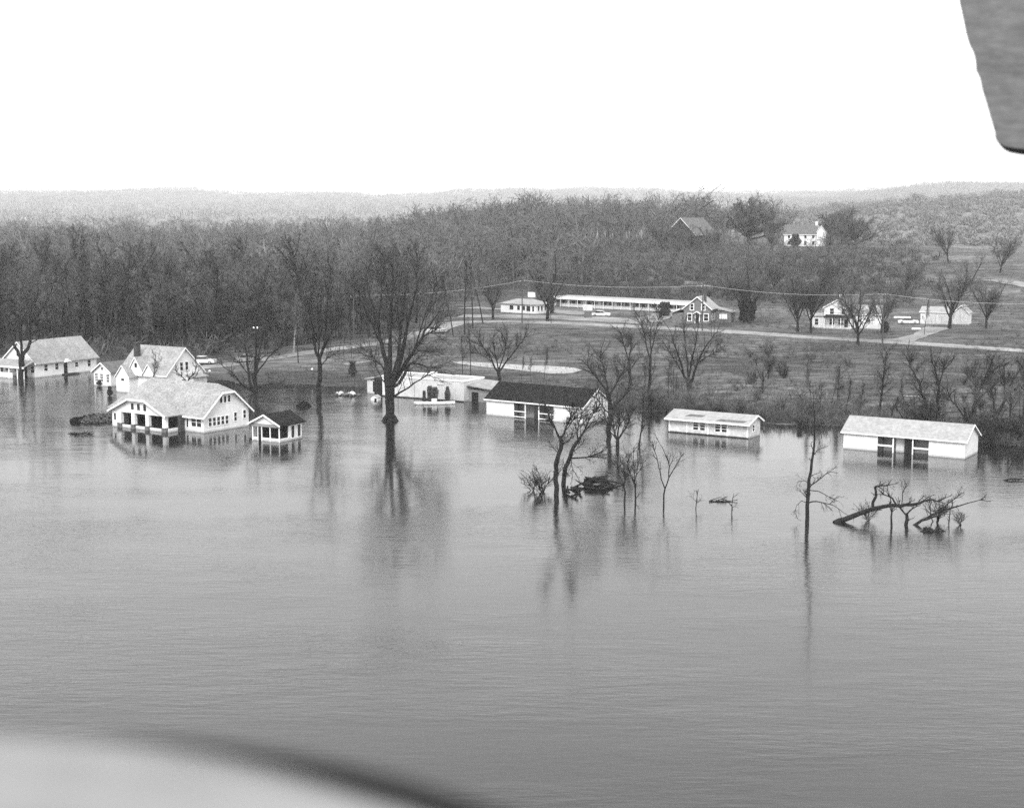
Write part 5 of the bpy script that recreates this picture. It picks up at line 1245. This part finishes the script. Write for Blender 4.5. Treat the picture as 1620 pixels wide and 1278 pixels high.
def scatter(name, label, cat, pts, kinds, m, wmin, tint=None):
    base_ = []
    for k, kd in enumerate(kinds):
        for j in range(4):
            s = make_variant(kd, 900 + j * 13 + k * 5); top = max(q[2] for _, q, *_ in s)
            V, Fc = segs_mesh(s, 0, 9, sides=lambda lv: 4 if lv == 0 else 2, wmin=wmin); base_.append((np.array(V), np.array(Fc), top))
    VV = []; FF = []; n0 = 0
    for (x, y_, z, h_, wd) in pts:
        V, Fc, top = base_[rnd.randrange(len(base_))]; a = rnd.uniform(0, 6.28); c, s = math.cos(a), math.sin(a); k = h_ / top
        W_ = np.empty_like(V); W_[:, 0] = (V[:, 0] * c - V[:, 1] * s) * k * wd + x; W_[:, 1] = (V[:, 0] * s + V[:, 1] * c) * k * wd + y_; W_[:, 2] = V[:, 2] * k + z
        VV.append(W_); FF.append(Fc + n0); n0 += len(V)
    o = link(name, mesh_np(name, np.concatenate(VV), np.concatenate(FF), 4, M[m])); prop(o, label, cat, kind='stuff'); return o
scatter('distant_woodland', 'mass of bare grey woodland stretching back to the hills', 'woods', [(xx, yy, H1(xx, yy) - .1, rnd.uniform(12, 20) + (rnd.random() < .2) * rnd.uniform(3, 7), rnd.uniform(.8, 1.3)) for (yy, xx, s) in rest if not s and rnd.random() < .92], ('lowforest', 'lowround'), 'twig', .05)
FARP = []
for k in range(1000):
    yy = 1150 + 1900 * rnd.random() ** .9; xx = rnd.uniform(-.41, .42) * yy
    if k % 3 == 0: yy = rnd.uniform(1300, 2200); xx = rnd.uniform(.2, .43) * yy + rnd.gauss(0, 25)
    if xx > .15 * yy and (yy < 1250 or math.sin(xx * .023) + math.sin(yy * .017 + xx * .011) < -.1): continue
    if math.sin(xx * .006 + 1) * math.sin(yy * .004) > .3 or (xx > .12 * yy and yy < 900): continue
    FARP.append((xx, yy, H1(xx, yy) - .2, rnd.uniform(7, 14), rnd.uniform(1.3, 2.0)))
RS = []
for k in range(1700):
    yy = 850 + 1500 * rnd.random(); xx = rnd.uniform(.19, .44) * yy
    RS.append((xx, yy, H1(xx, yy) - .3, rnd.uniform(3.5, 8), rnd.uniform(1.2, 2.0)))
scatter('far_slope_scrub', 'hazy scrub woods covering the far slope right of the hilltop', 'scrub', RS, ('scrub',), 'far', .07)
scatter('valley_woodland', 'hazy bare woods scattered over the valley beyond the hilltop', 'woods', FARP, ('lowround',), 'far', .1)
scatter('hillside_scrub', 'grey leafless scrub covering the slope behind the motel', 'scrub', [(xx, yy, H1(xx, yy) - .1, rnd.uniform(5, 10), rnd.uniform(1.0, 1.4)) for (yy, xx, s) in rest if s], ('lowround', 'lowforest'), 'twig', .04)
und = []
for k in range(260):
    px = rnd.uniform(-60, 900); e_ = np.interp(px, [q[0] for q in EDGE], [q[1] for q in EDGE]); py = e_ + 2 - rnd.random() ** 1.4 * 85
    g_ = P(px, py, .5)
    if g_.y < np.interp(g_.x, EX, EY) - 2: continue
    und.append((g_.x, g_.y, max(H1(g_.x, g_.y), -.2) - .1, rnd.uniform(2.0, 6.0), rnd.uniform(.9, 1.5)))
scatter('woodland_undergrowth', 'tangle of bare undergrowth along the woodland edge', 'undergrowth', und, ('lowround', 'scrub'), 'twig', .03)
sc_ = []
for k in range(2800):
    px = rnd.uniform(850, 1530); py = rnd.uniform(392, (474 if px < 1090 else 464) + 9 * math.sin(px * .031) + 6 * math.sin(px * .11)) - max(0, px - 1250) * .02
    if rnd.random() < (px - 1330) / 190 or rnd.random() < (py - 445) / 50: continue
    g_ = P(px, py, 6.0 + (457 - py) * .1)
    if 88 < g_.x < 215 and g_.y > 590 and rnd.random() < .8: continue
    sc_.append((g_.x, g_.y, H1(g_.x, g_.y) - .1, rnd.uniform(1.5, 4.0), rnd.uniform(.9, 1.5)))
for k in range(900):
    px = rnd.uniform(-60, 900); e_ = np.interp(px, [q[0] for q in EDGE], [q[1] for q in EDGE]); py = e_ + 6 - rnd.random() ** 1.3 * 70
    g_ = P(px, py, .6)
    if H1(g_.x, g_.y) < .1 or (300 < px < 660 and py > e_ + 1): continue
    sc_.append((g_.x, g_.y, H1(g_.x, g_.y) - .1, rnd.uniform(.8, 2.4), rnd.uniform(.9, 1.5)))
scatter('slope_scrub', 'grey low scrub carpeting the slope behind the motel and the woodland floor', 'scrub', sc_, ('scrub',), 'twig', .03)
sc_ = []
for k in range(2600):
    px = rnd.uniform(640, 1640); lo = np.interp(px, [640, 950, 1330, 1640], [616, 642, 674, 702]); py = lo - rnd.random() ** 1.5 * (lo - np.interp(px, [640, 1000, 1640], [540, 535, 566]))
    g_ = P(px, py, 1.2)
    if H1(g_.x, g_.y) < .08 or (700 < px < 930 and 565 < py < 598): continue
    if math.sin(g_.x * .21) * math.sin(g_.y * .13) < -.2: continue
    sc_.append((g_.x, g_.y, H1(g_.x, g_.y) - .05, rnd.uniform(.4, 1.5), rnd.uniform(.9, 1.6)))
for k in range(2300):
    px = rnd.uniform(1120, 1640); py = rnd.uniform(418, 560); g_ = P(px, py, 2.8)
    hh_ = H1(g_.x, g_.y)
    if hh_ > 6 or abs(py - (524 + (px - 1120) * .063)) < 7 or (1295 < px < 1400 and 495 < py < 524) or (1410 < px < 1535 and 490 < py < 540): continue
    if math.sin(g_.x * .13 + 1) * math.sin(g_.y * .09) < -.3: continue
    sc_.append((g_.x, g_.y, hh_ - .05, rnd.uniform(.4, 1.3), rnd.uniform(1., 1.8)))
bk = []
for k in range(650):
    px = rnd.uniform(930, 1640); lo = np.interp(px, [930, 1050, 1200, 1330, 1545, 1640], [640, 650, 664, 675, 698, 706]); py = lo - abs(rnd.gauss(0, 13)); g_ = P(px, py, .3)
    hh_ = H1(g_.x, g_.y)
    if hh_ < .02: continue
    bk.append((g_.x, g_.y, hh_ - .05, rnd.uniform(.8, 2.6), rnd.uniform(.9, 1.5)))
scatter('bank_thicket', 'dark thicket of bare briars along the water edge', 'thicket', bk, ('scrub',), 'brush', .022)
scatter('field_weeds', 'dead weeds and briars dotted over the rough field and bank', 'weeds', sc_, ('scrub',), 'brush', .02)
def far_woods():
    V = []; Fc = []
    for k in range(11000):
        if k % 4 == 0: Y = rnd.uniform(3600, 5800); X = rnd.uniform(.16, .43) * Y
        else: Y = 2400 + 6000 * rnd.random() ** .6; X = rnd.uniform(-.42, .43) * Y
        if math.sin(X * .006 + 1) * math.sin(Y * .004) > .45 and Y < 3000: continue
        z = H1(X, Y); h_ = rnd.uniform(9, 18) * (1 if Y < 2500 else 1.2); wd = h_ * (.42 if Y < 2500 else 1.1)
        for j in range(8):
            a = rnd.uniform(0, 6.28); r_ = wd * math.sqrt(rnd.random()); zz = z + h_ * rnd.uniform(.15, .75); l_ = h_ * rnd.uniform(.2, .4); b_ = rnd.uniform(0, 6.28); t_ = rnd.uniform(.3, .9) * (1 if Y < 2500 else 2.6)
            i = len(V); x0, y0 = X + r_ * math.cos(a), Y + r_ * math.sin(a)
            V += [(x0 - t_ * math.cos(b_), y0 - t_ * math.sin(b_), zz), (x0 + t_ * math.cos(b_), y0 + t_ * math.sin(b_), zz), (x0 + rnd.gauss(0, .8) + .3, y0 + rnd.gauss(0, .8), zz + l_), (x0 + rnd.gauss(0, .8), y0, zz + l_)]
            Fc.append((i, i + 1, i + 2, i + 3))
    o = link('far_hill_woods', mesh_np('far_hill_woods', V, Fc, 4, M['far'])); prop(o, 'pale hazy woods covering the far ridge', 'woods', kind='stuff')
far_woods()
# rough grass and brush on the banks and field
def brush_cover():
    V = []; Fc = []
    for k in range(9000):
        px = rnd.uniform(380, 1640); lo = np.interp(px, [380, 640, 950, 1330, 1640], [606, 618, 643, 676, 706])
        f_ = rnd.random() ** 1.6; py = lo - f_ * (lo - np.interp(px, [380, 620, 800, 1200, 1640], [585, 560, 520, 540, 566]))
        q = P(px, py, 1.0); z = H1(q.x, q.y)
        if z < .02: continue
        h_ = rnd.uniform(.25, .8) * (1.5 if f_ < .2 else .8)
        for j in range(4):
            a = rnd.uniform(0, 6.28); i = len(V); x0, y0 = q.x + rnd.gauss(0, .5), q.y + rnd.gauss(0, .5); t_ = rnd.uniform(.015, .05); dx, dy = rnd.gauss(0, .25), rnd.gauss(0, .25)
            V += [(x0 - t_ * math.cos(a), y0 - t_ * math.sin(a), z - .05), (x0 + t_ * math.cos(a), y0 + t_ * math.sin(a), z - .05), (x0 + dx + .01, y0 + dy, z + h_), (x0 + dx - .01, y0 + dy, z + h_)]
            Fc.append((i, i + 1, i + 2, i + 3))
    o = link('rough_grass', mesh_np('rough_grass', V, Fc, 4, M['brush'])); prop(o, 'rough dry grass and weeds covering the bank and field', 'grass', kind='stuff')
brush_cover()

# ------------------------------------------------------------------ the aircraft the picture is taken from
def aircraft():
    t = thing('aircraft', 'aircraft seen past its own grey wing tip and pale door sill in the foreground', 'aircraft', (0, 0, CH))
    o = Vector((0, 0, CH))
    D = 4.0
    edge = [(1508, -60), (1514, -20), (1519, 8), (1524, 30), (1529, 55), (1534, 72), (1541, 86), (1544, 98), (1545, 114), (1551, 126), (1555, 145), (1562, 168), (1569, 192), (1575, 212), (1576, 222), (1582, 230), (1592, 235), (1610, 238), (1640, 241), (1760, 250), (1900, 262)]
    fr = [A(px, py, D) - o for px, py in edge] + [A(1960, -160, D) - o, A(1490, -160, D) - o]
    off = Vector((.10, .22, -.02))
    m = MB(); n = len(fr); cen = sum(fr, Vector()) / n
    ring = []
    for (sh, k) in ((.985, -.02), (1.0, .01), (1.0, .10), (.985, .13)):
        for q in fr: p_ = cen + (q - cen) * sh + off.normalized() * k; m.v.append(tuple(p_))
    for r_ in range(3):
        for i in range(n): m.f.append((r_ * n + i, r_ * n + (i + 1) % n, (r_ + 1) * n + (i + 1) % n, (r_ + 1) * n + i))
    m.f.append(tuple(range(n))); m.f.append(tuple(range(4 * n - 1, 3 * n - 1, -1)))
    w_ = m.build('wing_tip', 'planeskin', t)
    for pts in (((1588, 117), (1604, 118), (1625, 121), (1700, 128)), ((1580, 143), (1600, 146), (1622, 149), (1700, 158))):
        mm = MB(); q = [A(px, py, D - .012) - o for px, py in pts]
        for a, b_, r0 in zip(q[:-1], q[1:], (.001, .004, .006)): mm.tube(a, b_, r0, r0 + .003, n=6)
        mm.build('seam', 'planedark', w_)
    for k in range(9):
        for (x0_, y0_, dx_, dy_) in ((1545, 20, 14, 1.5), (1600, 205, 12, 1.2)):
            q = A(x0_ + dx_ * k, y0_ + dy_ * k, D - .009) - o; MB().ball(q, .0035, 1, 6, 4).build('rivet', 'planedark', w_)
    # door sill
    D2 = 0.36
    ed = [(-420, 1172), (-200, 1184), (0, 1197), (120, 1207), (220, 1218), (320, 1232), (420, 1250), (520, 1272), (620, 1300), (720, 1332), (900, 1395), (1100, 1470)]
    top = [A(px, py, D2) - o for px, py in ed]
    V = []; Fc = []
    prof = [(.05, .10, -.035), (.02, .06, -.008), (.0, .0, 0), (-.01, -.02, -.012), (-.015, -.03, -.04), (-.02, -.05, -.12), (-.02, -.07, -.3), (.06, -.0, -.32), (.06, .10, -.2)]
    for q in top:
        for (dx, dy, dz) in prof: V.append((q.x, q.y + dy * .35, q.z + dz * .35))
    k = len(prof)
    for i in range(len(top) - 1):
        for j in range(k): Fc.append((i * k + j, (i + 1) * k + j, (i + 1) * k + (j + 1) % k, i * k + (j + 1) % k))
    s_ = link('door_sill', mesh_np('door_sill', V, Fc, 4, M['planepale']), t, True)
    mm = MB()
    rad = [0, .0006, .0012, .002, .0028, .0034, .0036, .0036, .0036]
    for k_, (a, b_) in enumerate(zip(top[3:-1], top[4:])):
        mm.tube(a + Vector((0, .018, .001)), b_ + Vector((0, .018, .001)), rad[k_] + .0002, rad[k_ + 1] + .0002, n=10, cap=False)
    mm.build('sill_dark_band', 'rubber', s_)  # dark tube along the sill's outer edge, out of focus
aircraft()

# ------------------------------------------------------------------ haze: pale moist air from the ground to just above the hills
def haze():
    zmax = 190.0; me = MB().box(-5700, -330, -3.2, 5700, 11700, zmax)
    m = bpy.data.materials.new('haze_air'); m.use_nodes = True; t = m.node_tree; t.nodes.clear()
    o_ = t.nodes.new('ShaderNodeOutputMaterial'); v = t.nodes.new('ShaderNodeVolumePrincipled')
    v.inputs['Color'].default_value = (.97, .97, .97, 1); v.inputs['Density'].default_value = 0.00016; v.inputs['Anisotropy'].default_value = 0.2
    t.links.new(v.outputs[0], o_.inputs['Volume'])
    o = me.build('haze', m); prop(o, 'pale even haze filling the air over the valley', 'haze', kind='stuff')
haze()
